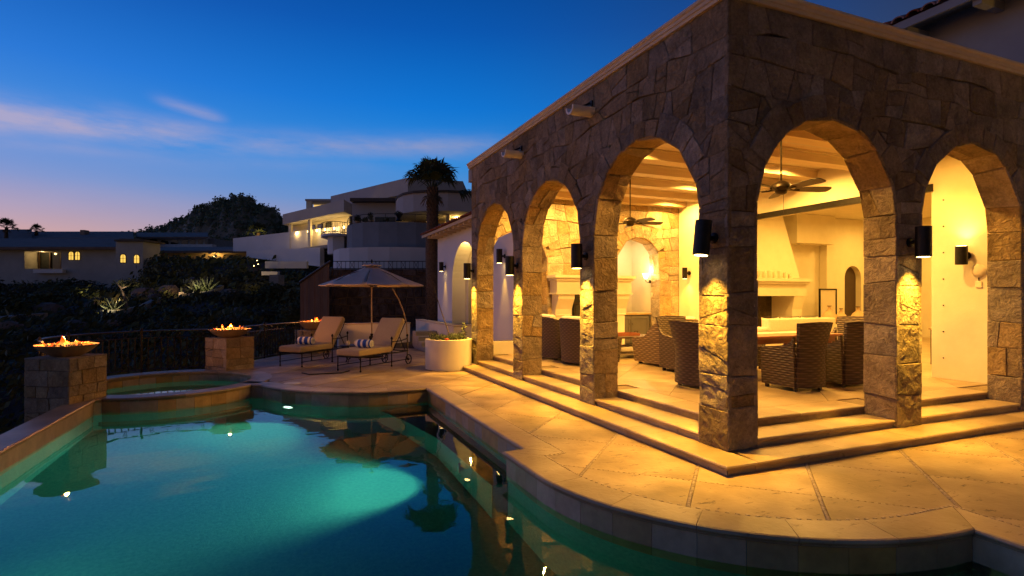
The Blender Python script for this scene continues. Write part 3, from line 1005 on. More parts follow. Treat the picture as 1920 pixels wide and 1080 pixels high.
for x0, x1 in ((fx0 + .2, fx0 + .62), (fx1 - .62, fx1 - .2)):
    g = MB().box(x0, x1, fy + .22, LY1 - .01, .3, 1.3)
    g.add([(x0, fy + .22, 1.3), (x1, fy + .22, 1.3), (x1, LY1 - .01, 1.3), (x0, LY1 - .01, 1.3), (x0, fy + .13, 1.715), (x1, fy + .13, 1.715), (x1, LY1 - .01, 1.715), (x0, LY1 - .01, 1.715)],
          [[0, 1, 5, 4], [1, 2, 6, 5], [2, 3, 7, 6], [3, 0, 4, 7]])
    g.build('jamb', 'plaster', fp2)
MB().box(fx0 + .625, fx1 - .625, LY1 - .2, LY1 - .012, .3, 1.718).build('firebox', 'rubble', fp2)
for i, (dx, hh, rr) in enumerate([(0.3, .16, .07), (.52, .15, .075), (.74, .22, .085), (.96, .2, .075), (1.16, .22, .085), (1.38, .2, .08), (1.58, .22, .085), (1.82, .17, .075), (2.04, .13, .07)]):
    cnd = thing('pillar_candle', 'cream pillar candle standing on the indoor fireplace mantel', 'candle', (fx0 + .35 + dx, fy + .16, 2.26), group='candles on the indoor mantel')
    MB().lathe([(rr * .96, 0), (rr, .01), (rr, hh - .01), (rr * .92, hh), (rr * .5, hh - .008)], n=14).build('wax', 'candle', cnd, smooth=True)
    MB().tube([(0, 0, hh - .01), (0, .003, hh + .02)], .003, 5).build('wick', 'iron', cnd)
# arched doorway in the back wall
dpt = lambda u, v, t: Vector((u, LY1 - .30 + t, v))
arch_wall(12.95, 16.19, .3, 4.39, [(14.25, .42, 2.35)], .28, dpt).build('doorway_wall', 'plaster', liv)
dk = thing('arched_interior_door', 'dark arched wooden door behind the living room fireplace', 'door')
dpl = [(14.25 - .42, .3), (14.25 + .42, .3)] + [(14.25 + .42 * math.cos(R(a)), 2.35 + .42 * math.sin(R(a))) for a in range(0, 181, 15)]
md = MB(); n_ = len(dpl)
md.add([(u, LY1 - .10, v) for u, v in dpl] + [(u, LY1 - .05, v) for u, v in dpl], [list(range(n_)), list(range(n_, 2 * n_))[::-1]] + [[i, (i + 1) % n_, (i + 1) % n_ + n_, i + n_] for i in range(n_)])
md.build('leaf', 'dark_wood', dk)
MB().lathe([(.02, 0), (.03, .02), (.02, .04)], (13.95, LY1 - .12, 1.3), 10).build('handle', 'bronze', dk)
MB().box(11.2, 12.94, 8.6, 9.19, 3.45, 4.39).build('soffit', 'plaster', liv)
# sofa with its back to us, cushions, pots and a picture
sofa = thing('sofa', 'cream upholstered sofa standing before the indoor fireplace', 'sofa', (7.75, 5.55, .3))
MB().rbox(-1.15, 1.15, -.05, .2, .12, .86, .05, 3).build('backrest', 'ivory_cloth', sofa, True)
MB().rbox(-1.15, 1.15, .2, .95, .12, .45, .05, 3).build('seat', 'ivory_cloth', sofa, True)
for sx in (-1, 1): MB().rbox(min(sx * 1.15, sx * 1.36), max(sx * 1.15, sx * 1.36), -.05, .95, .12, .66, .05, 3).build('armrest', 'ivory_cloth', sofa, True)
for x in (-1.25, 1.25):
    for y in (.03, .85): MB().lathe([(.025, 0), (.035, .12)], (x, y, 0), 8).build('leg', 'dark_wood', sofa)
def pillow(name, label, loc, w, h, lean, m, group=None):
    o = thing(name, label, 'pillow', loc, group=group)
    mb = MB(); n = 10; vs = []; fs = []
    for sgn in (-1, 1):
        for i in range(n + 1):
            for j in range(n + 1):
                a, b = 2 * i / n - 1, 2 * j / n - 1
                t = .11 * ((1 - a * a) * (1 - b * b)) ** .45
                pin = 1 - .10 * (1 - abs(a) ** 2) * abs(b) ** 3 - 0.0
                pin2 = 1 - .10 * (1 - abs(b) ** 2) * abs(a) ** 3
                vs.append((a * w / 2 * pin2, sgn * t - lean * (b + 1) * .5 * h * .3, (b + 1) * h / 2 * pin))
    k = (n + 1) ** 2
    for s_ in (0, 1):
        for i in range(n):
            for j in range(n):
                q = [s_ * k + i * (n + 1) + j, s_ * k + (i + 1) * (n + 1) + j, s_ * k + (i + 1) * (n + 1) + j + 1, s_ * k + i * (n + 1) + j + 1]
                fs.append(q if s_ else q[::-1])
    mb.add(vs, fs).build('cover', m, o, True)
    cs = [(-w / 2, 0, 0), (w / 2, 0, 0), (w / 2, -lean * h * .3, h), (-w / 2, -lean * h * .3, h)]
    MB().tube(cs, .008, 6, True).build('piping', 'dark_wood', o)
    return o
for x, w, lab in ((7.05, .62, 'cream pillow propped at the sofa end by the stone pier'), (7.72, .66, 'cream pillow in the middle of the sofa'), (8.42, .66, 'cream pillow with dark piping at the sofa end near the pots')):
    pillow('sofa_pillow', lab, (x, 5.85, .73), w, .46, -.3, 'ivory_cloth')
for x, y, sz, lab in ((9.75, 6.35, 1.0, 'tall yellow clay vase on the low table'), (10.15, 6.3, .85, 'small yellow clay vase standing between two others'), (10.7, 6.2, .95, 'round bellied clay vase beside the picture frame')):
    v = thing('clay_vase', lab, 'vase', (x, y, .92))
    MB().lathe([(.07 * sz, 0), (.17 * sz, .10 * sz), (.20 * sz, .2 * sz), (.14 * sz, .32 * sz), (.05 * sz, .40 * sz), (.035 * sz, .47 * sz), (.05 * sz, .52 * sz)], n=18).build('body', 'clay', v, True)
    MB().tube([(.05 * sz * math.cos(a), .05 * sz * math.sin(a), .52 * sz) for a in [k * PI / 8 for k in range(16)]], .01, 6, True).build('rim', 'dark_wood', v)
tb = thing('sideboard_table', 'low wooden table carrying clay vases in the living room', 'table', (10.2, 6.3, .3))
MB().rbox(-.8, .8, -.3, .3, .56, .62, .01, 1).build('table_top', 'counter', tb)
for x in (-.72, .72):
    for y in (-.24, .24): MB().box(x - .04, x + .04, y - .04, y + .04, 0, .56).build('leg', 'counter', tb)
pf = thing('picture_frame', 'dark framed picture leaning behind the clay vases', 'picture', (12.45, 8.45, .3))
MB().box(-.36, .36, .02, .04, .45, 1.62).build('canvas', 'ivory_cloth', pf)
for a in ((-.40, -.36, .42, 1.66), (.36, .40, .42, 1.66), (-.36, .36, 1.62, 1.66), (-.36, .36, .42, .45)): MB().box(a[0], a[1], 0, .05, a[2], a[3]).build('frame', 'iron', pf)
for x in (-.2, .2): MB().box(x - .03, x + .03, .045, .10, 0, .9).build('easel_leg', 'dark_wood', pf)
ct = thing('console_table', 'black iron console table with a candle behind the white wall', 'table', (8.6, 2.3, .3))
MB().rbox(-.5, .5, -.55, .55, .72, .76, .008, 1).build('table_top', 'counter', ct)
for x in (-.45, .45):
    for y in (-.5, .5): MB().box(x - .02, x + .02, y - .02, y + .02, 0, .72).build('leg', 'iron', ct)
    MB().box(x - .02, x + .02, -.48, .48, .10, .14).build('stretcher', 'iron', ct)
cj = thing('glass_candle', 'glowing yellow candle jar on the iron console table', 'candle', (8.6, 2.4, 1.06))
MB().lathe([(.075, 0), (.085, .02), (.085, .22), (.078, .22)], n=16).build('jar', 'candle', cj, True)
MB().lathe([(.03, .22), (.035, .245), (.012, .275), (.002, .29)], n=8).build('candle_flame', 'sconce_glow', cj, True)
for x, y in ((7.8, 3.2), (7.8, 6.6), (10.3, 3.4), (10.3, 6.6), (12.8, 4.8), (14.2, 7.2)):
    rl = thing('recessed_light', 'round recessed downlight in the living room ceiling', 'downlight', (x, y, 4.40), group='living room downlights')
    MB().lathe([(.085, 0), (.085, -.01), (.065, -.012), (.065, 0)], n=18).build('trim_ring', 'ceiling_white', rl)
    MB().lathe([(.06, -.002), (.06, -.008)], n=18).build('bulb', 'lamp_glow', rl)
    lamp('living_light', 'AREA', (0, 0, -.03), 96, (1.0, .54, .095), rl, shape='DISK', size=.5, spread=R(170))

# ================================================================== fixtures of the pavilion
mt = thing('outdoor_fireplace', 'white carved fireplace against the stone end wall', 'fireplace', (0, 0, 0))
ox0, ox1, oy = 2.02, 4.40, 7.80
q = MB().box(ox0, ox1, oy, 8.29, 2.17, 2.24).box(ox0 + .05, ox1 - .05, oy + .05, 8.29, 2.10, 2.168).box(ox0 + .09, ox1 - .09, oy + .09, 8.29, 1.80, 2.098).box(ox0 + .06, ox1 - .06, oy + .06, 8.29, 1.755, 1.798)
q.build('mantel', 'plaster', mt)
for x0, x1, sgn in ((ox0 + .14, ox0 + .60, 1), (ox1 - .60, ox1 - .14, -1)):
    g = MB().box(x0 + .03, x1 - .03, oy + .28, 8.29, .3, 1.22)
    pr = [(oy + .10, 1.752), (oy + .12, 1.64), (oy + .20, 1.50), (oy + .26, 1.38), (oy + .27, 1.25), (oy + .25, 1.222)]
    pv = [(x0, y, z) for y, z in pr] + [(x0, 8.29, 1.222), (x0, 8.29, 1.752)]
    n = len(pv)
    pv2 = [(x1, y, z) for _, y, z in pv]
    g.add(pv + pv2, [list(range(n)), list(range(n, 2 * n))[::-1]] + [[i, (i + 1) % n, (i + 1) % n + n, i + n] for i in range(n)])
    g.build('bracket', 'plaster', mt)
MB().box(ox0 + .605, ox1 - .605, 8.05, 8.285, .3, 1.752).build('firebox', 'black_screen', mt)
gs = MB()
for k in range(5):
    x = ox0 + .66 + k * .265
    gs.box(x, x + .02, 7.99, 8.01, .36, 1.5)
gs.box(ox0 + .62, ox1 - .62, 7.985, 8.015, 1.5, 1.55).box(ox0 + .62, ox1 - .62, 7.985, 8.015, .32, .36)
gs.build('fire_screen', 'bronze', mt)

niche = thing('wet_bar_niche', 'white plastered recess behind the stone arch of the wet bar', 'niche')
nb = MB().box(4.0, 5.8, 9.75, 9.85, .26, 3.7).box(3.95, 4.10, 8.74, 9.75, .26, 3.7).box(5.62, 5.78, 8.74, 9.75, .26, 3.7).box(4.0, 5.7, 8.74, 9.75, 3.5, 3.6)
nb.build('recess', 'plaster', niche)
bar = thing('bar_cabinet', 'dark grey two-door cabinet with wooden counter in the arched niche', 'cabinet', (4.86, 9.0, .3))
MB().box(-.66, .66, -.26, .32, .06, .88).build('carcass', 'grey_cabinet', bar)
MB().rbox(-.70, .70, -.31, .33, .885, .945, .012, 2).build('countertop', 'counter', bar)
for x0, x1 in ((-.62, -.01), (.01, .62)):
    d = MB().box(x0, x1, -.283, -.262, .10, .85).build('cabinet_door', 'grey_cabinet', bar)
    pn = MB()
    pn.box(x0, x0 + .07, -.296, -.284, .10, .85).box(x1 - .07, x1, -.296, -.284, .10, .85).box(x0 + .07, x1 - .07, -.296, -.284, .78, .85).box(x0 + .07, x1 - .07, -.296, -.284, .10, .17)
    pn.build('door_rail', 'grey_cabinet', d)
    kx = x1 - .04 if x0 < -.1 else x0 + .04
    MB().lathe([(.012, 0), (.016, .012), (.008, .02)], (kx, -.31, .62), 10).build('knob', 'bronze', d)
fc = thing('bar_faucet', 'dark bronze gooseneck faucet on the wet bar counter', 'faucet', (4.78, 9.06, 1.247))
MB().lathe([(.035, 0), (.03, .03), (.018, .05), (.018, .2), (.022, .22), (.014, .25)], n=12).build('base', 'bronze', fc, True)
MB().tube([(0, 0, .22), (0, 0, .38), (.0, -.02, .45), (.03, -.05, .49), (.08, -.09, .48), (.11, -.12, .43), (.12, -.13, .37)], .013, 8).build('spout', 'bronze', fc, True)
MB().tube([(0, 0, .14), (.07, .0, .17), (.12, 0, .2)], .009, 6).build('handle', 'bronze', fc, True)
sw = thing('bar_wall_outlet', 'white outlet plate on the stone beside the wet bar arch', 'outlet', (5.52, 8.62, 1.75))
MB().rbox(-.012, 0, -.04, .04, -.06, .06, .004, 1).build('plate', 'candle', sw)
MB().box(-.016, -.012, -.018, .018, -.035, .035).build('socket', 'ceiling_white', sw)
ws = thing('bar_wall_lamp', 'glowing upward glass wall lamp inside the wet bar arch', 'lamp', (5.53, 8.72, 2.18))
MB().lathe([(.05, 0), (.055, .012), (.03, .02)], (0, 0, -.05), 12, Matrix.Rotation(-PI / 2, 3, 'Y')).build('wall_plate', 'bronze', ws)
MB().tube([(0, 0, -.05), (-.08, 0, -.09), (-.15, 0, -.05), (-.15, 0, .02)], .01, 7).build('arm', 'bronze', ws, True)
MB().lathe([(.03, 0), (.06, .05), (.085, .12), (.10, .16), (.09, .16), (.05, .05)], (-.15, 0, .02), 16).build('shade', 'sconce_glow', ws, True)
lamp('bar_light', 'POINT', (-.15, -.03, .26), 24, (1.0, .70, .30), ws, shadow_soft_size=.06)
lamp('niche_light', 'AREA', (-.75, .55, 1.25), 16, (1.0, .76, .42), ws, shape='DISK', size=.3)

pw = thing('low_planter_wall', 'low cream planter wall across the far arch of the pavilion', 'planter')
MB().rbox(.46, 2.0, 8.02, 8.28, .301, .62, .012, 2).build('wall', 'plaster', pw)
MB().box(.52, 1.95, 8.07, 8.23, .605, .624).build('soil_bed', 'soil', pw)

# recessed ceiling lights
for i, (x, y) in enumerate([(1.6, 1.49), (4.6, 1.49), (1.6, 3.53), (4.6, 3.53), (1.6, 5.57), (4.6, 5.57), (1.6, 7.61), (3.3, 7.61), (5.6, 7.61), (5.2, 3.53)]):
    rl = thing('recessed_light', 'round recessed downlight between the pavilion ceiling beams', 'downlight', (x, y, 4.376), group='pavilion ceiling downlights')
    MB().lathe([(.095, 0), (.095, -.012), (.07, -.014), (.07, 0)], n=20).build('trim_ring', 'ceiling_white', rl)
    MB().lathe([(.066, -.003), (.066, -.010)], n=20).build('bulb', 'lamp_glow', rl)
    lamp('ceiling_light', 'AREA', (0, 0, -.03), 124, (1.0, .52, .095), rl, shape='DISK', size=.16, spread=R(160))

# ceiling fans
def fan(loc, label, rot):
    f = thing('ceiling_fan', label, 'fan', loc, group=None)
    top = 4.19 - loc[2] + .18
    MB().tube([(0, 0, .1), (0, 0, top)], .013, 8).build('rod', 'bronze', f)
    MB().lathe([(.02, top - .08), (.07, top - .05), (.07, top)], n=16).build('ceiling_cup', 'bronze', f, True)
    MB().lathe([(.02, .13), (.05, .12), (.11, .085), (.15, .05), (.155, .02), (.13, -.005), (.09, -.02), (.075, -.06), (.05, -.075), (.02, -.08)], n=22).build('motor', 'bronze', f, True)
    for k in range(5):
        a = rot + k * 2 * PI / 5
        M = Matrix.Rotation(a, 4, 'Z') @ Matrix.Rotation(R(-13), 4, 'X')
        b = MB()
        pl = [(.20, -.05), (.32, -.075), (.62, -.09), (.71, -.075), (.73, -.04), (.73, .04), (.71, .075), (.62, .09), (.32, .075), (.20, .05)]
        n = len(pl)
        b.add([M @ Vector((x, y, -.004)) for x, y in pl] + [M @ Vector((x, y, .006)) for x, y in pl], [list(range(n))[::-1], list(range(n, 2 * n))] + [[i, (i + 1) % n, (i + 1) % n + n, i + n] for i in range(n)])
        bl = b.build('blade', 'fan_blade', f)
        ir = MB().tube([M @ Vector((.10, 0, .0)), M @ Vector((.18, 0, -.012)), M @ Vector((.27, 0, -.008))], [.018, .012, .016], 6)
        ir.build('blade_iron', 'bronze', bl)
    MB().tube([(.05, 0, -.07), (.05, 0, -.36)], .003, 4).build('pull_chain', 'bronze', f)
fan((2.59, 1.63, 3.285), 'five-blade bronze ceiling fan above the dining table', R(-22))
fan((2.70, 5.62, 3.285), 'five-blade bronze ceiling fan above the wicker armchairs', R(-14))

# ================================================================== wall lamps
def sconce(loc, out_dir, label, up=False, down=True, energy=34, tilt=0.0, beam=88, off=.16, rad=.085, hh=.36, group=None):
    """black cylinder on a short bracket; out_dir = plan direction away from the wall"""
    d = Vector((out_dir[0], out_dir[1], 0)).normalized()
    s = thing('wall_sconce', label, 'wall lamp', loc, group=group)
    Mx = Matrix.Rotation(math.atan2(d.y, d.x), 4, 'Z') @ Matrix.Rotation(tilt, 4, 'Y')
    body = [(rad * .92, -hh / 2 + .03), (rad, -hh / 2), (rad, hh / 2), (rad * .92, hh / 2), (rad * .90, hh / 2 - .03)]
    MB().lathe(body, (d * off), 22, Mx.to_3x3()).build('shade', 'iron', s, True)
    MB().tube([d * .0, d * (off - rad + .015)], .028, 10).build('bracket', 'iron', s)
    MB().lathe([(.06, 0), (.06, .018), (.045, .025)], (0, 0, 0), 16, Mx.to_3x3() @ Matrix.Rotation(PI / 2, 3, 'Y')).build('wall_plate', 'iron', s, True)
    ax = Mx.to_3x3() @ Vector((0, 0, 1))
    for sg, on in ((-1, down), (1, up)):
        if not on: continue
        p = d * off + ax * sg * (hh / 2 + .006)
        MB().lathe([(rad * .8, 0), (rad * .8, .004)], p - Vector((0, 0, .002)), 18, Mx.to_3x3()).build('lens', 'sconce_glow', s)
        lamp('sconce_light', 'SPOT', p + ax * sg * .01, energy, (1.0, .52, .05), s, aim=(ax * sg - d * .05), spot_size=R(beam), spot_blend=1.0, shadow_soft_size=.03)
    return s
def wall_hit_L(u, v): return PX(u, v, -.15)
for (u, v, lab, tl) in ((1319, 446, 'black cylinder wall lamp on the corner pier of the pavilion', R(-6)), (1083, 480, 'black cylinder wall lamp on the second pier of the long arcade', 0),
                        (957, 498, 'black cylinder wall lamp on the third pier of the long arcade', 0), (877, 508, 'black cylinder wall lamp on the end pier above the round planter', 0)):
    p = wall_hit_L(u, v)
    sconce((-.005, p.y, p.z), (-1, 0), lab, tilt=tl, energy=540)
p = PY(1729, 453, -.15)
sconce((p.x, -.005, p.z), (0, -1), 'black cylinder wall lamp on the pier between the two short arches', energy=540)
p = PX(1804, 479, WX - .14)
sconce((WX, p.y, p.z), (-1, 0), 'black wall lamp shining up the white wall beside the smoke detector', up=True, down=False, energy=110, beam=120, hh=.30, rad=.085)
p = PX(1285, 512, WX - .14)
sconce((WX, p.y, p.z), (-1, 0), 'black wall lamp shining down the white wall beside the stone end wall', energy=80, beam=100, hh=.30, rad=.07)
# alarm siren and keypad
p = PX(1836, 508, WX)
al = thing('alarm_siren', 'round white siren with a small switch plate below on the white wall', 'alarm', (WX, p.y, p.z))
MB().lathe([(.105, 0), (.11, .01), (.09, .045), (.05, .06), (.0, .064)], (0, 0, 0), 22, Matrix.Rotation(-PI / 2, 3, 'Y')).build('dome', 'candle', al, True)
MB().rbox(-.02, 0, -.045, .045, -.27, -.17, .004, 1).build('switch_plate', 'candle', al)
MB().tube([(-.01, 0, -.16), (-.01, 0, -.10)], .008, 6).build('wire', 'iron', al)
# scuppers under the cornice
for (u, v, lab) in ((1090, 203, 'white half-pipe drain spout high above the second arcade pier'), (962, 285, 'white half-pipe drain spout high above the third arcade pier')):
    p = PX(u, v, -.16)
    s = thing('roof_scupper', lab, 'drain spout', (0, p.y, p.z), group='drain spouts of the long arcade')
    m = MB(); n = 14; vs = []; fs = []
    for r in (.115, .085):
        for x in (.02, -.36):
            for k in range(n + 1):
                t = PI + PI * k / n + 0.0
                vs.append((x, r * math.cos(t), r * math.sin(t) * 1.0))
    w = n + 1
    for k in range(n):
        fs += [[k, k + 1, w + k + 1, w + k], [2 * w + k, 3 * w + k, 3 * w + k + 1, 2 * w + k + 1], [w + k, w + k + 1, 3 * w + k + 1, 3 * w + k], [k, 2 * w + k, 2 * w + k + 1, k + 1]]
    for k in (0, n): fs.append([k, w + k, 3 * w + k, 2 * w + k])
    m.add(vs, fs).build('trough', 'white_stucco', s, True)
    MB().tube([(.0, 0, .10), (-.14, 0, .03)], .016, 6).build('strap', 'iron', s)
    MB().box(-.02, .02, -.06, .06, .03, .12).build('wall_box', 'iron', s)
# ================================================================== swimming pool, spa and deck
WZ = -0.25                      # water level
ARC1 = [(.43, -3.2)] + arc(.43, .45, 2.42, 270, 180, 22) + [(-1.995, 1.245), (-1.74, 1.262), (-1.74, 5.70)]
a_s = math.degrees(math.atan2(5.70 - 8.2, -1.74 + 2.2))
a_e = math.degrees(math.atan2(7.31 - 8.2, -4.57 + 2.2))
ARC2 = arc(-2.2, 8.2, 2.54, a_s % 360, a_e % 360, 20)
SPC, SPR, SPO = (-6.3, 8.47), 1.50, 1.86
s_s = math.degrees(math.atan2(7.33 - SPC[1], -4.62 - SPC[0])) % 360
s_e = math.degrees(math.atan2(6.66 - SPC[1], -7.02 - SPC[0])) % 360
ARC3 = arc(SPC[0], SPC[1], SPO, s_s, s_e, 18)
LEFT = [(-7.06, 6.70), (-7.10, -3.2)]
EDGE = [Vector(p) for p in ARC1[:-1] + ARC2 + ARC3 + LEFT]
clean = []
for p in EDGE:
    if not clean or (p - clean[-1]).length > .02: clean.append(p)
EDGE = clean                                        # near right corner -> round the pool -> near left corner
BORDER = offset_path(EDGE, .34)                     # inner edge of the coping on the deck
pool = tag(MB().build('swimming_pool', 'grout') if False else bpy.data.objects.new('swimming_pool', None), kind='structure')
COL.objects.link(pool)
# basin: walls and floor
def basin(name, plan, ztop, zbot, m, parent, grow=.0):
    mb = MB(); n = len(plan)
    vs = [(p[0], p[1], ztop) for p in plan] + [(p[0], p[1], zbot) for p in plan]
    mb.add(vs, [[i, (i + 1) % n, (i + 1) % n + n, i + n] for i in range(n)] + [list(range(n, 2 * n))])
    return mb.build(name, m, parent, recalc=False)
wallplan = offset_path(EDGE, .045)
basin('basin', wallplan, -.064, -1.55, 'basin', pool)
bench = [(-1.66, 1.3), (-1.66, 5.75), (-2.6, 5.6), (-2.35, 4.6), (-2.15, 3.4), (-2.1, 1.3)]
MB().prism(bench, -1.5, -.62).build('underwater_bench', 'basin', pool)
# water sheet
tag(MB().add([(p.x, p.y, WZ) for p in offset_path(EDGE, .05)], [list(range(len(EDGE)))]).build('water', 'pool_water', recalc=False), kind='structure')
# coping stones: thick bull-nosed slabs with a cove below
cprof = [(.33, -.015), (.34, .0), (.34, .004), (.02, .004), (.004, -.002), (-.004, -.014), (-.006, -.022), (.000, -.034), (.012, -.040), (.014, -.046), (.010, -.050), (.014, -.058), (.030, -.062), (.33, -.062)]
def coping_run(path, step):
    for sub in resample(path, step):
        sweep(MB(), cprof, shorten(sub, .0022)).build('coping', 'coping_stone', pool)
runs = [[(.43, -3.2)] + ARC1[1:2]]
i1 = len(ARC1) - 3
def seg_of(a, b):
    return EDGE[a:b + 1]
def nearest(p):
    return min(range(len(EDGE)), key=lambda i: (EDGE[i] - Vector(p)).length)
k0 = nearest((.43, -1.97)); k1 = nearest((-1.995, 1.245)); k2 = nearest((-1.74, 1.262)); k3 = nearest((-1.74, 5.70)); k4 = nearest((-4.57, 7.31)); k5 = nearest(ARC3[-1])
marks = [0, k0, k1, k2, k3, k4, k5, len(EDGE) - 1]
# whole mitred rails first, pieces cut between their points so that corners meet
def rail_pieces(prof, name, m, parent, step, gapw):
    rails = [offset_path(EDGE, o) for o, z in prof]
    i = 0
    n = len(EDGE)
    while i < n - 1:
        j = i + 1
        L = (EDGE[j] - EDGE[i]).length
        while j < n - 1 and L < step * .75 and j not in marks:
            L += (EDGE[j + 1] - EDGE[j]).length; j += 1
        seglen = (EDGE[j] - EDGE[i]).length
        parts = max(1, round(seglen / step)) if j == i + 1 else 1
        for q in range(parts):
            def pt(k, r, t):
                return rails[r][k].lerp(rails[r][k + 1], t) if t else rails[r][k]
            cols = []
            if parts == 1:
                e = gapw / max(.01, (EDGE[i + 1] - EDGE[i]).length)
                f = gapw / max(.01, (EDGE[j] - EDGE[j - 1]).length)
                seq = [(i, e)] + [(k, 0) for k in range(i + 1, j)] + [(j - 1, 1 - f)]
            else:
                e = gapw / seglen
                seq = [(i, q / parts + e), (i, (q + 1) / parts - e)]
            vs = []; mcount = len(prof)
            for (k, t) in seq:
                for r, (o, z) in enumerate(prof):
                    w = pt(k, r, t); vs.append((w.x, w.y, z))
            fs = []
            for s_ in range(len(seq) - 1):
                for r in range(mcount):
                    fs.append([s_ * mcount + r, s_ * mcount + (r + 1) % mcount, (s_ + 1) * mcount + (r + 1) % mcount, (s_ + 1) * mcount + r])
            fs.append(list(range(mcount))); fs.append([(len(seq) - 1) * mcount + r for r in range(mcount)][::-1])
            MB().add(vs, fs).build(name, m, parent)
        i = j
rail_pieces(cprof, 'coping', 'coping_stone', pool, .85, .0022)
rail_pieces([(.032, -.0605), (.032, -.40), (.06, -.40), (.06, -.0605)], 'tile', 'pool_tile', pool, .29, .0018)

# spa
spa = tag(bpy.data.objects.new('spa', None), kind='structure'); COL.objects.link(spa)
ring = arc(SPC[0], SPC[1], SPR, 360, 0, 48)[:-1]
basin('basin', [(SPC[0] + (x - SPC[0]) * 1.03, SPC[1] + (y - SPC[1]) * 1.03) for x, y in ring], -.06, -.95, 'basin', spa)
tag(MB().add([(SPC[0] + (x - SPC[0]) * 1.035, SPC[1] + (y - SPC[1]) * 1.035, -.20) for x, y in ring], [list(range(len(ring)))[::-1]]).build('spa_water', 'spa_water', recalc=False), kind='structure')
for k in range(24):
    a0, a1 = k * 15 + .12, (k + 1) * 15 - .12
    am = (a0 + a1) / 2
    ro = 1.90 if not (245 < am < 330) else 1.862
    pr = [(SPR - .005, -.03), (SPR, .0), (SPR + .015, .004), (ro, .004), (ro, -.085), (SPR + .02, -.085), (SPR + .01, -.05)]
    if 232 < am < 335: continue                     # there the pool's own coping is the rim
    vs = []
    st = 4
    for s_ in range(st + 1):
        a = R(a0 + (a1 - a0) * s_ / st)
        vs += [(SPC[0] + r * math.cos(a), SPC[1] + r * math.sin(a), z) for r, z in pr]
    n = len(pr); fs = []
    for s_ in range(st):
        for r in range(n): fs.append([s_ * n + r, s_ * n + (r + 1) % n, (s_ + 1) * n + (r + 1) % n, (s_ + 1) * n + r])
    fs += [list(range(n)), [st * n + r for r in range(n)][::-1]]
    MB().add(vs, fs).build('coping', 'coping_stone', spa)
for k in range(30):
    a0, a1 = k * 12 + .15, (k + 1) * 12 - .15
    vs = []
    for s_ in range(3):
        a = R(a0 + (a1 - a0) * s_ / 2)
        for r, z in ((SPR + .022, -.06), (SPR + .022, -.34), (SPR + .05, -.34), (SPR + .05, -.06)):
            vs.append((SPC[0] + r * math.cos(a), SPC[1] + r * math.sin(a), z))
    fs = []
    for s_ in range(2):
        for r in range(4): fs.append([s_ * 4 + r, s_ * 4 + (r + 1) % 4, (s_ + 1) * 4 + (r + 1) % 4, (s_ + 1) * 4 + r])
    fs += [[0, 1, 2, 3], [11, 10, 9, 8]]
    MB().add(vs, fs).build('tile', 'pool_tile', spa)
# outer face of the pool wall over the drop, and of the spa
ow = MB()
ow.box(-7.44, -7.15, -3.6, 6.6, -3.2, -.088)
ow.build('outer_wall', 'pedestal_stone', pool)
vs = []
for a in range(60, 232, 6):
    vs += [(SPC[0] + 1.88 * math.cos(R(a)), SPC[1] + 1.88 * math.sin(R(a)), z) for z in (-.07, -3.2)]
MB().add(vs, [[2 * i, 2 * i + 1, 2 * i + 3, 2 * i + 2] for i in range(len(vs) // 2 - 1)]).build('outer_wall', 'pedestal_stone', spa, recalc=False)
MB().prism([(SPC[0] + 1.86 * math.cos(R(a)), SPC[1] + 1.86 * math.sin(R(a))) for a in range(0, 360, 10)], -1.3, -.97).build('spa_floor', 'concrete', spa)

# deck --------------------------------------------------------------------
deck = tag(bpy.data.objects.new('deck', None), kind='structure'); COL.objects.link(deck)
kb4 = nearest((-4.57, 7.31))
# deck outline: pool side border, then the balustrade, the planter bank at the back and the lowest step
side = [Vector((p.x, p.y)) for p in BORDER[:kb4 + 1]]
side = [p for p in side if p.y > -3.2 or True]
outer_rail = [(-4.45, 7.75), (-4.42, 8.6), (-4.62, 9.4), (-5.0, 9.9), (-5.3, 10.3), (-5.35, 10.9), (-4.9, 11.9), (-4.2, 13.0), (-3.3, 13.9), (-2.4, 14.4)]
back = [(-.2, 14.4), (-.1, 12.8), (1.2, 12.8), (1.2, 8.3), (-.30, 8.3), (-.335, 8.0), (-.335, -.335), (7.5, -.335), (7.5, -3.2)]
region = [(p.x, p.y) for p in side[1:]] + outer_rail + back + [(.78, -3.2)]
sub = MB().prism([(p[0], p[1]) for p in region], -.30, -.005)
sub.build('bedding', 'grout', deck)
nd = diag_slabs(region, 1.013, .040, .0, .03, deck, 'travertine', -.277, -.747, jointb=.012)
print('deck slabs', nd)
# the strip of deck the photographer stands on
MB().box(-9, 8, -8.0, -3.58, -.3, 0.0).build('paving_slab', 'travertine', deck)
MB().box(-7.4, 7.5, -3.575, -3.215, -.09, .004).build('coping', 'coping_stone', deck)
# pebbles set on edge in the joints
prng = random.Random(3)
pb = MB()
def inside(pt, poly):
    x, y = pt; c = False; n = len(poly)
    for i in range(n):
        x0, y0 = poly[i]; x1, y1 = poly[i - 1]
        if (y0 > y) != (y1 > y) and x < (x1 - x0) * (y - y0) / (y1 - y0) + x0: c = not c
    return c
def pebble(x, y, ang, L, W, z=-.006):
    ca, sa = math.cos(ang), math.sin(ang)
    vs = []
    ring_ = ((-1, 0), (-.62, -1), (.62, -1), (1, 0), (.62, 1), (-.62, 1))
    for k_, zz in ((1.0, z - .006), (.97, z + .002), (.72, z + .0075)):
        for (a, b) in ring_:
            px_, py_ = a * k_ * L / 2, b * k_ * W / 2
            vs.append((x + px_ * ca - py_ * sa, y + px_ * sa + py_ * ca, zz))
    pb.add(vs, [[r * 6 + i, r * 6 + (i + 1) % 6, r * 6 + 6 + (i + 1) % 6, r * 6 + 6 + i] for r in (0, 1) for i in range(6)] + [[12, 13, 14, 15, 16, 17]])
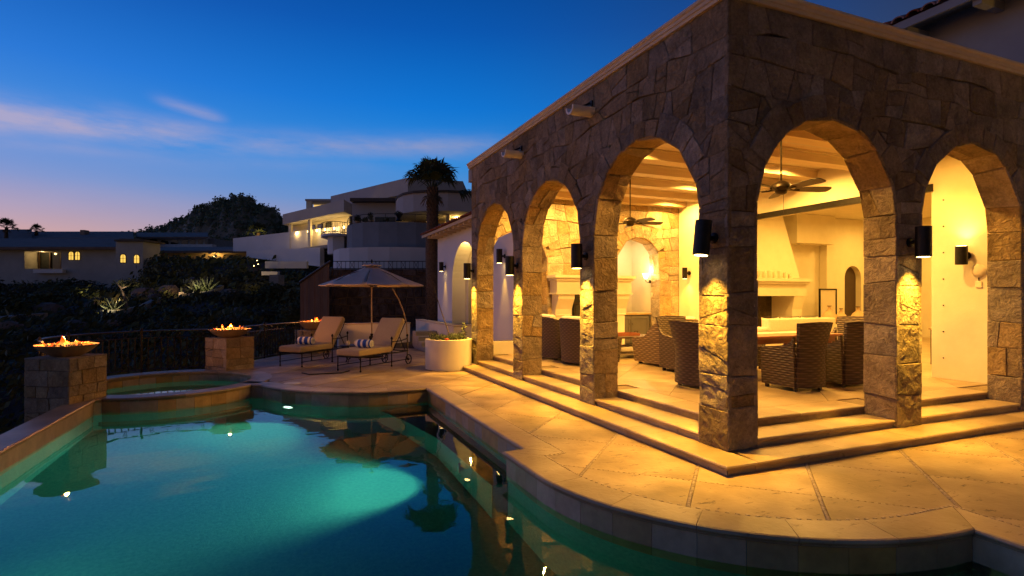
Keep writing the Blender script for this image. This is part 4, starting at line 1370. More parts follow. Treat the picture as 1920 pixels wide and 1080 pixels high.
s2 = math.sqrt(2)
for i in range(-16, 10):                            # lines of constant x - y, pebbles across the line
    a = -.277 + i * 1.013
    b = -14.0
    while b < 14:
        b += .024
        x, y = (a + b) / s2, (b - a) / s2
        if (Vector((x, y)) - CAM.to_2d()).length < 9.5 and inside((x, y), region): pebble(x, y, R(-45) + prng.uniform(-.2, .2), prng.uniform(.036, .042), .019)
for j in range(-14, 14):
    b = -.747 + j * 1.013
    a = -14.0
    while a < 12:
        a += .05
        x, y = (a + b) / s2, (b - a) / s2
        if (Vector((x, y)) - CAM.to_2d()).length < 9.5 and inside((x, y), region): pebble(x, y, R(-45) + prng.uniform(-.2, .2), prng.uniform(.040, .048), .011)
bd = offset_path(EDGE, .357)
for p, q in zip(bd[:kb4], bd[1:kb4 + 1]):
    d = q - p
    n = max(1, int(d.length / .05))
    for k in range(n):
        w = p.lerp(q, (k + .5) / n)
        pebble(w.x, w.y, math.atan2(d.y, d.x) + prng.uniform(-.15, .15), .042, .026, -.001)
print('pebbles', len(pb.f))
po = pb.build('pebble_strip', 'pebble', deck, recalc=False); po['kind'] = 'stuff'
# drain lid and skimmer lid on the deck
sk = thing('skimmer_lid', 'small pale round lid set in the deck near the spa', 'lid', tuple(Pz(548, 719, .0)))
MB().lathe([(.15, .001), (.15, .008), (.13, .012), (.0, .013)], n=22).build('cover', 'candle', sk, True)
MB().lathe([(.17, .0), (.17, .006), (.152, .006)], n=22).build('ring', 'cream_trim', sk)

# underwater lamps in the pool wall
def pool_light(loc, aim, label, e, sz=140):
    s = thing('pool_light', label, 'pool light', loc)
    d = Vector(aim).normalized()
    h = Vector((d.x, d.y, 0)).normalized()
    M = Vector((h.x, h.y, 0)).to_track_quat('Z', 'Y').to_matrix()
    MB().lathe([(.13, 0), (.13, .015), (.105, .025), (.105, .0)], (0, 0, 0), 22, M).build('rim', 'steel', s, True)
    MB().lathe([(.10, .008), (.08, .02), (.0, .026)], (0, 0, 0), 22, M).build('lens', 'pool_lens', s, True)
    lamp('pool_lamp', 'SPOT', h * .07, e, (.44, 1.0, .56), s, aim=d, spot_size=R(sz), spot_blend=.8, shadow_soft_size=.06)
    return s
pool_light((-2.14, 2.35, -.95), (-1.8, .55, -.42), 'underwater pool light in the wall below the arcade deck', 190, 88)
q3 = Vector((math.cos(R(221)), math.sin(R(221)), 0))
pool_light((-2.2 + q3.x * 2.52, 8.2 + q3.y * 2.52, -.62), (-1.0, -1.25, -.80), 'underwater pool light in the rounded wall below the loungers', 105, 105)
pool_light((-7.03, .2, -.9), (1, .35, -.2), 'underwater pool light in the outer pool wall', 60)
pool_light((SPC[0] - .6, SPC[1] - 1.36, -.5), (.35, 1, -.1), 'underwater light in the spa wall', 24)
# ================================================================== pavilion furniture
def shell(pts_fn, nu, nv, th):
    """thin curved shell: pts_fn(s, t) -> (point, outward normal)"""
    vs = []; fs = []
    for k in (0, 1):
        for i in range(nu + 1):
            for j in range(nv + 1):
                p, n = pts_fn(i / nu, j / nv)
                vs.append(Vector(p) + Vector(n) * (th if k else 0))
    w = nv + 1; K = (nu + 1) * w
    for i in range(nu):
        for j in range(nv):
            a = [i * w + j, (i + 1) * w + j, (i + 1) * w + j + 1, i * w + j + 1]
            fs.append(a); fs.append([x + K for x in a[::-1]])
    rim = [i * w for i in range(nu + 1)] + [nu * w + j for j in range(1, w)] + [i * w + nv for i in range(nu - 1, -1, -1)] + [j for j in range(nv - 1, 0, -1)]
    for a, b in zip(rim, rim[1:] + rim[:1]): fs.append([a, b, b + K, a + K])
    return MB().add(vs, fs)
def dining_chair():
    c = thing('dining_chair', 'x', 'chair')
    hw, hd = .29, .29
    # back: runs from the floor rail to a flared, slightly curved top
    def back(s, t):
        a = 2 * s - 1
        flare = 1 + .20 * max(0, (t - .5) / .5) ** 1.6 - .06 * math.exp(-((t - .5) / .2) ** 2)
        y = -hd - .0 - .16 * max(0, t - .42) ** 1.3 - .085 * (1 - a * a)
        z = .06 + t * (.95 - .03 * a * a * 0 + .02 * (1 - a * a))
        return (a * hw * flare, y, z), (0, -1, .0)
    shell(back, 10, 14, .05).build('backrest', 'dark_wicker', c, True)
    for sg in (-1, 1):
        def side(s, t, sg=sg):
            y = -hd - .02 + s * (2 * hd + .02)
            top = .66 + .05 * (1 - s) ** 2 - .03 * s
            if s < .22: top += .10 * ((.22 - s) / .22) ** 2
            z = .06 + t * (top - .06)
            x = sg * (hw * (.94 + .10 * t))
            return (x, y, z), (sg, 0, 0)
        shell(side, 10, 8, .05).build('armrest', 'dark_wicker', c, True)
    MB().box(-hw * .93, hw * .93, -hd, hd + .005, .06, .42).build('seat_base', 'dark_wicker', c)
    MB().rbox(-hw * .92, hw * .92, -hd + .02, hd - .005, .425, .50, .025, 3).build('cushion', 'ivory_cloth', c, True)
    for x in (-.25, .25):
        for y in (-.27, .25): MB().box(x - .022, x + .022, y - .022, y + .022, 0, .06).build('leg', 'dark_wood', c)
    return c
dc = dining_chair()
spots = [(3.02, 1.80, 0, 'dark wicker dining chair with its back to the first short arch'), (4.02, 1.77, R(-3), 'dark wicker dining chair backing onto the pier between the short arches'),
         (1.86, 2.42, R(-90), 'dark wicker chair at the table end beside the corner pier'), (5.35, 2.75, R(90), 'dark wicker chair at the table end by the wide opening'),
         (2.75, 3.95, R(180), 'dark wicker dining chair across the table beside the fan rod'), (4.1, 3.92, R(176), 'dark wicker dining chair across the table near the sofa')]
for i, (x, y, a, lab) in enumerate(spots):
    o = dc if i == 0 else copy_tree(dc)
    o.location = (x, y, .3); o.rotation_euler = (0, 0, a); o['label'] = lab; o['group'] = 'dining chairs in the pavilion'
dt = thing('dining_table', 'red-brown wooden dining table in the pavilion', 'table', (3.55, 2.88, .3))
MB().rbox(-1.25, 1.25, -.60, .60, .71, .755, .012, 2).build('table_top', 'red_wood', dt)
for a in ((-1.15, 1.15, -.52, -.49), (-1.15, 1.15, .49, .52), (-1.15, -1.12, -.488, .488), (1.12, 1.15, -.488, .488)): MB().box(a[0], a[1], a[2], a[3], .62, .708).build('apron', 'red_wood', dt)
for x in (-1.08, 1.08):
    for y in (-.45, .45): MB().lathe([(.035, 0), (.04, .05), (.03, .12), (.05, .3), (.04, .5), (.055, .6), (.055, .71)], (x, y, 0), 12).build('leg', 'red_wood', dt, True)
rn = tag(MB().rbox(2.6, 4.5, 2.74, 3.02, 1.0555, 1.060, .002, 1).build('table_runner', 'ivory_cloth'), 'pale cloth runner lying along the dining table', 'runner')

def club_chair(m):
    c = thing('wicker_armchair', 'x', 'armchair')
    W, D = .43, .42
    def prof(s):
        """plan: right arm front -> round the back -> left arm front"""
        if s < .34: k = s / .34; return Vector((W, D - k * 1.55 * D)), Vector((1, 0))
        if s > .66: k = (1 - s) / .34; return Vector((-W, D - k * 1.55 * D)), Vector((-1, 0))
        a = R(0 - 180 * (s - .34) / .32)
        return Vector((W * math.cos(a), D - 1.55 * D + .45 * D * math.sin(a) * 1.15)), Vector((math.cos(a), math.sin(a)))
    def wall_(s, t):
        p, n = prof(s)
        k = min(1, abs(s - .5) / .5)
        top = .56 + .34 * max(0, 1 - (k / .62) ** 2.4) + .05 * max(0, 1 - k)
        z = .05 + t * (top - .05)
        f = 1 + .10 * t
        return (p.x * f, p.y * f, z), (n.x * 1.0, n.y * 1.0, 0)
    shell(wall_, 34, 8, .07).build('shell', m, c, True)
    MB().box(-W + .01, W - .01, -D * .55, D + .02, .05, .34).build('seat_base', m, c)
    MB().rbox(-W + .02, W - .02, -D * .6, D + .03, .345, .50, .05, 3).build('seat_cushion', 'ivory_cloth', c, True)
    M = Matrix.Translation((0, -D * .72, .5)) @ Matrix.Rotation(R(14), 4, 'X')
    MB().rbox(-W + .06, W - .06, -.07, .09, 0, .50, .06, 3, M).build('back_cushion', 'ivory_cloth', c, True)
    for x in (-W + .05, W - .05):
        for y in (-D * .8, D - .05): MB().box(x - .03, x + .03, y - .03, y + .03, 0, .05).build('leg', 'dark_wood', c)
    return c
ca = club_chair('pale_wicker')
ca.location = (3.16, 4.98, .3); ca.rotation_euler = (0, 0, R(4)); ca['label'] = 'honey wicker armchair facing the outdoor fireplace'
cb = club_chair('dark_wicker')
cb.location = (1.72, 5.72, .3); cb.rotation_euler = (0, 0, R(-84)); cb['label'] = 'dark wicker armchair just inside the second long arch'
copy_tree(cb, None, (1.72, 6.85, .3), R(-94), label='dark wicker armchair next to the outdoor fireplace')
copy_tree(ca, None, (4.35, 5.3, .3), R(20), label='honey wicker armchair half hidden behind the corner pier')
kt = thing('coffee_table', 'dark iron coffee table with a lower shelf by the armchairs', 'table', (3.2, 6.45, .3))
MB().rbox(-.55, .55, -.42, .42, .46, .505, .01, 2).build('table_top', 'dark_wood', kt)
MB().rbox(-.50, .50, -.38, .38, .10, .135, .008, 1).build('shelf', 'dark_wood', kt)
for x in (-.49, .49):
    for y in (-.36, .36): MB().lathe([(.03, 0), (.035, .03), (.018, .07), (.018, .13), (.035, .2), (.02, .27), (.035, .34), (.018, .40), (.03, .46)], (x, y, 0), 10).build('leg', 'iron', kt, True)
oc = thing('floor_cushion', 'cream cushion lying on the coffee table shelf', 'cushion', (3.2, 6.45, .436))
MB().rbox(-.36, .36, -.28, .28, 0, .13, .045, 3).build('pad', 'ivory_cloth', oc, True)
MB().tube([(-.34, -.26, .065), (.34, -.26, .065), (.34, .26, .065), (-.34, .26, .065)], .008, 6, True).build('piping', 'clay', oc)
ty = thing('serving_tray', 'red lacquer serving tray on the coffee table', 'tray', (3.05, 6.35, .806))
MB().rbox(-.28, .28, -.18, .18, 0, .012, .004, 1).build('base', 'red_wood', ty)
for a in ((-.28, .28, -.195, -.18), (-.28, .28, .18, .195), (-.295, -.28, -.195, .195), (.28, .295, -.195, .195)): MB().box(a[0], a[1], a[2], a[3], 0, .06).build('side', 'red_wood', ty)
for x in (-.30, .30): MB().tube([(x, -.07, .05), (x * 1.1, -.06, .09), (x * 1.1, .06, .09), (x, .07, .05)], .008, 6).build('handle', 'bronze', ty, True)

# ================================================================== fire bowls
frng = random.Random(11)
def pedestal(name, label, corner_a, corner_b, depth_dir, h, zb, parts_h):
    pass
def stone_block(loc, rz, w, h, label, below=0.0, seed=1):
    """square stone pedestal of coursed blocks with a thin cap"""
    r = random.Random(seed)
    t = thing('stone_pedestal', label, 'pedestal', loc, rz)
    MB().box(-w / 2 + .02, w / 2 - .02, -w / 2 + .02, w / 2 - .02, -below, h - .02).build('core', 'mortar', t)
    H = h + below
    for k in range(4):
        Mz = Matrix.Rotation(k * PI / 2, 3, 'Z')
        for p in rubble_cells(w, H, .26, .215, r, jit=.02, split=.06):
            fm = lambda u, v, o, Mz=Mz: Mz @ Vector((u - w / 2, -(w / 2 - .025 + o), v - below))
            stone_obj('stone', p, fm, .026 + r.uniform(-.004, .006), r, 'pedestal_stone', t, gap=.004, bev=.008, rough=.004)
    MB().rbox(-w / 2 - .005, w / 2 + .005, -w / 2 - .005, w / 2 + .005, h - .019, h + .012, .008, 1).build('cap', 'pedestal_stone', t)
    return t
def fire_bowl(loc, r, h, label, seed, e):
    g = random.Random(seed)
    b = thing('fire_bowl', label, 'fire bowl', loc)
    MB().lathe([(r * .42, 0), (r * .50, h * .06), (r * .72, h * .36), (r * .90, h * .74), (r * .985, h * .93), (r, h), (r * .97, h * 1.0), (r * .93, h * .95), (r * .80, h * .70)], n=40).build('bowl', 'bowl_copper', b, True)
    MB().lathe([(r * .90, h * .80), (r * .5, h * .86), (.0, h * .90)], n=30).build('sand', 'lava', b)
    for k in range(34):
        a, q = g.uniform(0, 2 * PI), math.sqrt(g.random()) * r * .78
        s = g.uniform(.022, .045)
        M = Matrix.Rotation(g.uniform(0, 3), 3, 'X') @ Matrix.Rotation(g.uniform(0, 3), 3, 'Z')
        bm = bmesh.new(); bmesh.ops.create_icosphere(bm, subdivisions=1, radius=s)
        for v in bm.verts: v.co = M @ (v.co * g.uniform(.75, 1.2))
        me = MB().add([v.co + Vector((q * math.cos(a), q * math.sin(a), h * .92)) for v in bm.verts], [[v.index for v in f.verts] for f in bm.faces]); bm.free()
        me.build('lava_rock', 'ember' if g.random() < .22 else 'lava', b)
    for k in range(17):
        a, q = g.uniform(0, 2 * PI), math.sqrt(g.random()) * r * .70
        hh = g.uniform(.025, .075) * (1.5 - q / r)
        if g.random() < .2: hh *= 1.7
        w = .008 + hh * g.uniform(.12, .22)
        x, y = q * math.cos(a), q * math.sin(a)
        lean = (g.uniform(-.35, .35), g.uniform(-.35, .35))
        ps = []; rs = []
        for i in range(6):
            t = i / 5
            ps.append((x + lean[0] * hh * t * t + .012 * math.sin(5 * t + k), y + lean[1] * hh * t * t, h * .93 + t * hh))
            rs.append(max(.001, w * (.55 + 1.2 * t) * (1 - t) ** .8 * 1.2 if t < 1 else .001))
        MB().tube(ps, rs, 7).build('flame_tongue', 'flame', b, True)
    lamp('fire_light', 'POINT', (0, 0, h + .12), e, (1.0, .36, .06), b, shadow_soft_size=.03)
    return b
# first pedestal: outside the pool wall, second behind the spa, third by the loungers
pc = Vector((-7.3, 6.32, 0)); pe = Vector((-6.95, 7.03, 0))
ang1 = math.atan2(pe.y - pc.y, pe.x - pc.x)
w1 = .75
ctr1 = pc + Vector((math.cos(ang1), math.sin(ang1), 0)) * w1 / 2 + Vector((-math.sin(ang1), math.cos(ang1), 0)) * w1 / 2
stone_block((ctr1.x, ctr1.y, 0), ang1, w1, .715, 'tall stone pedestal rising outside the pool wall beside the spa', 2.2, 5)
fire_bowl((ctr1.x, ctr1.y, .727), .43, .19, 'flaming copper fire bowl on the pedestal outside the pool wall', 4, 120)
ctr2 = Vector((-5.34, 10.31, 0))
stone_block((ctr2.x, ctr2.y, -.0), R(41), .74, .73, 'stone pedestal standing between the spa and the balustrade', 0.4, 8)
fire_bowl((ctr2.x, ctr2.y, .742), .46, .19, 'flaming copper fire bowl on the pedestal behind the spa', 9, 95)
p3 = cw((587 - CX) / FPX * 16.9, 16.9, 0)
stone_block((p3.x, p3.y, 0), R(35), .74, .68, 'stone pedestal half hidden behind the padded loungers', .3, 12)
fire_bowl((p3.x, p3.y, .692), .42, .25, 'flaming copper fire bowl behind the padded loungers', 14, 70)

# ================================================================== loungers
def lounger(seed):
    g = random.Random(seed)
    c = thing('chaise_lounge', 'x', 'lounger')
    w = .33; y1 = 1.78
    fr = MB()
    for s in (-1, 1): fr.tube([(s * w, -.02, .33), (s * w, y1, .33)], .016, 8)
    fr.tube([(-w, -.02, .33), (w, -.02, .33)], .016, 8); fr.tube([(-w, y1, .33), (w, y1, .33)], .014, 8)
    for s in (-1, 1): fr.tube([(s * w, .05, .12), (s * w, y1 - .05, .12)], .010, 6)
    for k in range(7): fr.tube([(-w, .1 + k * .16, .335), (w, .1 + k * .16, .335)], .008, 5)
    fr.build('frame', 'iron', c, True)
    for s in (-1, 1):
        for y in (.0, 1.12):
            top = .33 if y == 0 else .66
            lg = MB().tube([(s * w, y, 0), (s * w, y, top)], .014, 8)
            lg.lathe([(.012, 0), (.024, .012), (.024, .03), (.012, .045)], (s * w, y, 0), 10).lathe([(.014, .10), (.024, .12), (.014, .14)], (s * w, y, 0), 10)
            if top > .5: lg.lathe([(.014, .655), (.026, .67), (.03, .69), (.02, .715), (.004, .735)], (s * w, y, 0), 10)
            lg.build('leg', 'iron', c, True)
        ps = MB().tube([(s * w, y1 - .03, .12), (s * w, y1 - .03, .70)], .013, 8)
        ps.lathe([(.014, .69), (.026, .705), (.03, .725), (.018, .75), (.004, .765)], (s * w, y1 - .03, 0), 10)
        ps.build('rear_post', 'iron', c, True)
        MB().tube([(s * w, 1.12, .60), (s * w, 1.45, .60), (s * w, y1 - .03, .64)], .013, 8).build('armrest', 'iron', c, True)
        Mw = Matrix.Rotation(PI / 2, 3, 'Y')
        wl_ = MB()
        wl_.tube([Vector((s * (w + .04), y1 - .03 + .115 * math.cos(a), .12 + .115 * math.sin(a))) for a in [k * PI / 10 for k in range(20)]], .014, 6, True)
        wh = wl_.build('wheel', 'iron', c, True)
        sp = MB()
        for k in range(5):
            a = k * 2 * PI / 5
            sp.tube([(s * (w + .04), y1 - .03, .12), (s * (w + .04), y1 - .03 + .112 * math.cos(a), .12 + .112 * math.sin(a))], .007, 5)
        sp.tube([(s * w * .96, y1 - .03, .12), (s * (w + .065), y1 - .03, .12)], .02, 8)
        sp.build('spokes', 'iron', wh)
    MB().rbox(-w - .01, w + .01, -.05, 1.18, .35, .50, .05, 4).build('seat_cushion', 'cushion', c, True)
    M = Matrix.Translation((0, 1.17, .40)) @ Matrix.Rotation(R(54), 4, 'X')
    MB().rbox(-w - .01, w + .01, 0.02, .86, .0, .14, .05, 4, M).build('back_cushion', 'cushion', c, True)
    bf = MB()
    for s in (-1, 1): bf.tube([M @ Vector((s * w, 0, -.02)), M @ Vector((s * w, .84, -.02))], .012, 6)
    bf.tube([M @ Vector((-w, .84, -.02)), M @ Vector((w, .84, -.02))], .012, 6)
    bf.tube([M @ Vector((-w, .4, -.02)), Vector((-w, y1 - .1, .33))], .010, 6).tube([M @ Vector((w, .4, -.02)), Vector((w, y1 - .1, .33))], .010, 6)
    bf.build('backrest_frame', 'iron', c, True)
    return c
def towel(loc, rz, label):
    t = thing('rolled_towel', label, 'towel', loc, rz)
    Mr = Matrix.Rotation(PI / 2, 3, 'Y')
    MB().lathe([(.02, -.20), (.085, -.20), (.095, -.18), (.098, 0), (.095, .18), (.085, .20), (.02, .20)], (0, 0, .098), 26, Mr).build('roll', 'towel_stripe', t, True)
    for sg in (-1, 1):
        sp = [(sg * .205, .012 + (.075 * k / 40) * math.cos(k * .42), .098 + (.012 + .066 * k / 40) * math.sin(k * .42)) for k in range(41)]
        MB().tube(sp, .0075, 5).build('fold_edge', 'white_stucco', t, True)
la = lounger(1)
la.location = (-2.80, 8.63, 0); la.rotation_euler = (0, 0, R(42 - 90)); la['label'] = 'padded iron lounger with a striped towel roll nearest the round planter'
lb = copy_tree(la, None, (-4.0, 10.07, 0), R(47 - 90), label='padded iron lounger with a striped towel roll beside the balustrade')
for o, lab in ((la, 'rolled blue striped towel on the lounger by the round planter'), (lb, 'rolled blue striped towel on the lounger beside the balustrade')):
    a = o.rotation_euler.z
    q = Vector(o.location) + Matrix.Rotation(a, 3, 'Z') @ Vector((.02, .50, .497))
    towel(tuple(q), a + R(8), lab)
st = thing('side_table', 'small round iron side table between the two loungers', 'table', (-2.55, 10.30, 0))
MB().lathe([(.28, .44), (.285, .45), (.28, .46)], n=26).build('table_top', 'bronze', st)
MB().tube([(.28 * math.cos(k * PI / 12), .28 * math.sin(k * PI / 12), .45) for k in range(24)], .012, 6, True).build('rim', 'iron', st, True)
for k in range(3):
    a = k * 2 * PI / 3
    MB().tube([(.2 * math.cos(a), .2 * math.sin(a), .44), (.10 * math.cos(a), .10 * math.sin(a), .24), (.24 * math.cos(a), .24 * math.sin(a), 0)], .012, 6).build('leg', 'iron', st, True)
for x, y, lab in ((-.08, .04, 'white cup on the side table next to the lounger post'), (.10, -.06, 'small white tumbler on the side table edge')):
    cp = thing('white_cup', lab, 'cup', (-2.55 + x, 10.30 + y, .46))
    MB().lathe([(.028, 0), (.042, .01), (.045, .10), (.041, .10), (.03, .012)], n=16).build('body', 'candle', cp, True)
    MB().tube([(.044, 0, .08), (.07, 0, .07), (.07, 0, .035), (.044, 0, .025)], .006, 6).build('handle', 'candle', cp, True)

# ================================================================== umbrella
ub = cw((697 - CX) / FPX * 15.6, 15.6, 0)
um = thing('patio_umbrella', 'open beige octagonal patio umbrella behind the loungers', 'umbrella', (ub.x, ub.y, 0), YAW + R(8))
RU, zE, zT = 1.44, 2.02, 2.60
for k in range(8):
    a0, a1 = k * PI / 4, (k + 1) * PI / 4
    vs = []; fs = []
    nr, na = 8, 6
    for i in range(nr + 1):
        t = .10 + .90 * i / nr
        for j in range(na + 1):
            s = j / na
            a = a0 + (a1 - a0) * s
            rr = RU * t * (math.cos(PI / 8) / math.cos(a - (a0 + a1) / 2)) * (1 - .035 * math.sin(PI * s) * t) 
            sag = -.012 * math.sin(PI * s) * t - .02 * math.sin(PI * t)
            vs.append((rr * math.cos(a), rr * math.sin(a), zT - (zT - zE) * t + sag))
    w = na + 1
    for i in range(nr):
        for j in range(na): fs.append([i * w + j, i * w + j + 1, (i + 1) * w + j + 1, (i + 1) * w + j])
    e = [nr * w + j for j in range(w)]
    o0 = len(vs)
    vs += [(vs[x][0] * .998, vs[x][1] * .998, vs[x][2] - .022) for x in e]
    for j in range(na): fs.append([e[j], e[j + 1], o0 + j + 1, o0 + j])
    pn = MB().add(vs, fs).build('canopy_panel', 'canvas', um, True, recalc=False)
    md = pn.modifiers.new('thickness', 'SOLIDIFY'); md.thickness = .004
    ra = a0
    MB().tube([(.06 * math.cos(ra), .06 * math.sin(ra), zT - .08), (RU * .55 * math.cos(ra), RU * .55 * math.sin(ra), zT - (zT - zE) * .52), (RU * .97 * math.cos(ra), RU * .97 * math.sin(ra), zE - .005)], .009, 6).build('rib', 'dark_wood', um)
    MB().tube([(.05 * math.cos(ra), .05 * math.sin(ra), zE - .02), (RU * .52 * math.cos(ra), RU * .52 * math.sin(ra), zT - (zT - zE) * .50)], .007, 5).build('strut', 'dark_wood', um)
vc = [(RU * .19 * math.cos(k * PI / 4), RU * .19 * math.sin(k * PI / 4)) for k in range(8)]
MB().add([(x, y, zT - .02) for x, y in vc] + [(0, 0, zT + .045)] + [(x * .98, y * .98, zT - .045) for x, y in vc], [[i, (i + 1) % 8, 8] for i in range(8)] + [[i, 9 + i, 9 + (i + 1) % 8, (i + 1) % 8] for i in range(8)]).build('vent_cap', 'canvas', um)
MB().lathe([(.012, zT + .03), (.03, zT + .05), (.02, zT + .08), (.03, zT + .10), (.008, zT + .15)], n=12).build('finial', 'bronze', um, True)
MB().tube([(0, 0, .35), (0, 0, zT + .03)], .019, 10).build('pole', 'counter', um, True)
MB().lathe([(.30, 0), (.30, .05), (.08, .09), (.035, .12), (.035, .62), (.045, .63), (.03, .66)], n=24).build('base', 'iron', um, True)
MB().lathe([(.045, zE - .05), (.045, zE + .01), (.02, zE + .02)], n=12).build('hub', 'dark_wood', um, True)
# a second, folded side post: the bent pole that leans behind the nearer lounger
bp_ = thing('bent_garden_pole', 'slim bent brass pole rising behind the lounger to the umbrella', 'pole')
MB().tube([Pd(736, 541, 15.0), Pd(748, 562, 15.0), Pd(757, 585, 15.0), Pd(762, 606, 15.0), Pd(764, 640, 15.0), Pz(764, 674, 0.0)], .018, 8).build('shaft', 'counter', bp_, True)
MB().lathe([(.06, 0), (.06, .02), (.025, .05)], Pz(764, 674, 0.0), 14).build('foot', 'iron', bp_, True)

# ================================================================== round planter
def leafy(n, rx, rz, leaf, seed, shell_=.55, flat=.9, lobes=7):
    g = random.Random(seed)
    lob = [(Vector((g.gauss(0, 1), g.gauss(0, 1), abs(g.gauss(0, .9)))).normalized(), g.uniform(.55, 1.0), g.uniform(.35, .6)) for _ in range(lobes)]
    mb = MB()
    for i in range(n):
        d, dist, rad = lob[g.randrange(lobes)]
        v = Vector((g.gauss(0, 1), g.gauss(0, 1), g.gauss(0, 1))).normalized() * rad * (g.random() ** (1 - shell_))
        p = d * dist * .62 + v
        p = Vector((p.x * rx, p.y * rx, max(-.1, p.z) * rz))
        nrm = (v.normalized() + Vector((g.gauss(0, .5), g.gauss(0, .5), g.gauss(0, .5)))).normalized()
        a = nrm.orthogonal().normalized(); b = nrm.cross(a)
        t = g.uniform(0, 2 * PI)
        a, b = a * math.cos(t) + b * math.sin(t), b * math.cos(t) - a * math.sin(t)
        L = leaf * g.uniform(.6, 1.4)
        mb.add([p - a * L, p + b * L * .42 + nrm * L * .1, p + a * L, p - b * L * .42 + nrm * L * .1], [[0, 1, 2, 3]])
    return mb
rp = thing('round_planter', 'round white stucco planter full of succulents at the arcade end', 'planter', (-.56, 8.30, 0))
MB().lathe([(.52, 0), (.545, .01), (.55, .68), (.545, .70), (.50, .705), (.485, .69), (.48, .60), (.1, .60)], n=48).build('pot', 'plaster', rp, True)
MB().lathe([(.485, .60), (.3, .635), (.0, .65)], n=24).build('soil_bed', 'soil', rp)
sg = random.Random(21)
for k in range(34):
    a, q = sg.uniform(0, 2 * PI), math.sqrt(sg.random()) * .44
    x, y = -.56 + q * math.cos(a), 8.30 + q * math.sin(a)
    s = thing('succulent', 'grey-green spiky succulent growing in the round white planter', 'succulent', (x, y, .66), group='succulents in the round planter')
    h = sg.uniform(.11, .21)
    lv = MB()
    for j in range(12):
        t = sg.uniform(0, 2 * PI); tilt = sg.uniform(.25, 1.0)
        d = Vector((math.cos(t) * math.sin(tilt), math.sin(t) * math.sin(tilt), math.cos(tilt)))
        lv.tube([(0, 0, 0), d * h * .6, d * h], [.008, .012, .001], 5)
    lv.build('leaf_rosette', 'pale_leaf' if sg.random() < .5 else 'frond', s, True)
fl = thing('red_flower', 'red blossom among the succulents of the round planter', 'flower', (-.72, 7.88, .62))
for j in range(7):
    t = j * 2 * PI / 7
    MB().tube([(0, 0, .07), (.03 * math.cos(t), .03 * math.sin(t), .11), (.06 * math.cos(t), .06 * math.sin(t), .10)], [.01, .02, .003], 6).build('petal', 'red_flower', fl, True)
MB().tube([(0, 0, 0), (0, 0, .08)], .006, 5).build('stem', 'frond', fl)
bs = thing('bare_stem', 'bare leaning twig rising out of the round planter', 'plant', (-.5, 8.3, .64))
MB().tube([(0, 0, 0), (-.06, .05, .25), (-.20, .2, .75), (-.36, .42, 1.45)], [.016, .013, .011, .005], 6).build('stem', 'trunk', bs, True)
ys = thing('young_sapling', 'small leafy sapling in the round planter beside the end pier', 'plant', (-.22, 8.22, .64))
MB().tube([(0, 0, 0), (.03, 0, .2), (.06, .02, .42)], [.01, .008, .003], 5).build('stem', 'trunk', ys)
for j in range(16):
    z = sg.uniform(.1, .42); t = sg.uniform(0, 6.28)
    MB().tube([(.05 * z, 0, z), (.05 * z + .05 * math.cos(t), .05 * math.sin(t), z + .03), (.05 * z + .09 * math.cos(t), .09 * math.sin(t), z + .01)], [.003, .016, .002], 5).build('leaf', 'pale_leaf', ys)

# ================================================================== balustrade
def balustrade(label, pts, zt, step=.125):
    b = thing('iron_balustrade', label, 'railing')
    P = [Vector(p) for p in pts]
    def line(z): return [(p.x, p.y, z) for p in P]
    MB().tube(line(zt), .020, 8).build('top_rail', 'rail_iron', b, True)
    MB().tube(line(zt - .15), .011, 6).build('middle_rail', 'rail_iron', b, True)
    MB().tube(line(.06), .014, 6).build('bottom_rail', 'rail_iron', b, True)
    subs = resample([(p.x, p.y) for p in P], step)
    for k, s in enumerate(subs):
        q = s[0]
        big = (k % 12 == 0)
        m = MB().tube([(q.x, q.y, -.15 if big else .06), (q.x, q.y, zt if big else zt - .15)], .022 if big else .014, 6)
        if big: m.lathe([(.02, zt), (.034, zt + .03), (.02, zt + .06), (.004, zt + .08)], (q.x, q.y, 0), 10)
        else: m.lathe([(.008, .45), (.018, .47), (.008, .49)], (q.x, q.y, 0), 6)
        m.build('post' if big else 'picket', 'iron', b, True)
        r = (s[1] - s[0]).length * .34
        d = (s[1] - s[0]).normalized()
        c = (s[0] + s[1]) / 2
        if k % 2 == 0:
            MB().tube([(c.x + d.x * r * math.cos(t), c.y + d.y * r * math.cos(t), zt - .075 + r * math.sin(t)) for t in [i * PI / 6 for i in range(12)]], .006, 5, True).build('scroll', 'iron', b, True)
    return b
rb = [(SPC[0] + 1.97 * math.cos(R(a)), SPC[1] + 1.97 * math.sin(R(a))) for a in range(70, 215, 5)]
balustrade('dark iron balustrade curving behind the spa', rb, .92)
balustrade('dark iron balustrade from the pedestal past the loungers', [(-5.30, 10.95), (-4.9, 11.9), (-4.2, 13.0), (-3.3, 13.9), (-2.5, 14.4)], .92)

# ================================================================== bank behind the loungers: low walls and steps
lw1 = thing('low_garden_wall', 'low white garden wall behind the umbrella', 'wall')
MB().rbox(-2.5, -.15, 14.40, 14.65, -.02, .78, .012, 1).build('wall', 'white_stucco', lw1)
MB().rbox(-2.52, -.13, 14.38, 14.67, .781, .82, .008, 1).build('cap', 'cream_trim', lw1)
lw2 = thing('planter_bank_wall', 'low cream wall with a flat cap before the white house', 'wall')
MB().rbox(.55, 1.9, 11.6, 11.85, -.02, .80, .012, 1).build('wall', 'plaster', lw2)
MB().rbox(.53, 1.9, 11.58, 11.87, .801, .84, .008, 1).build('cap', 'cream_trim', lw2)
MB().rbox(.55, .80, 11.851, 16.6, -.02, .80, .012, 1).build('wall', 'plaster', lw2)
MB().rbox(.53, .82, 11.872, 16.6, .801, .84, .008, 1).build('cap', 'cream_trim', lw2)
gst = thing('garden_steps', 'short flight of stone steps beside the round planter', 'steps')
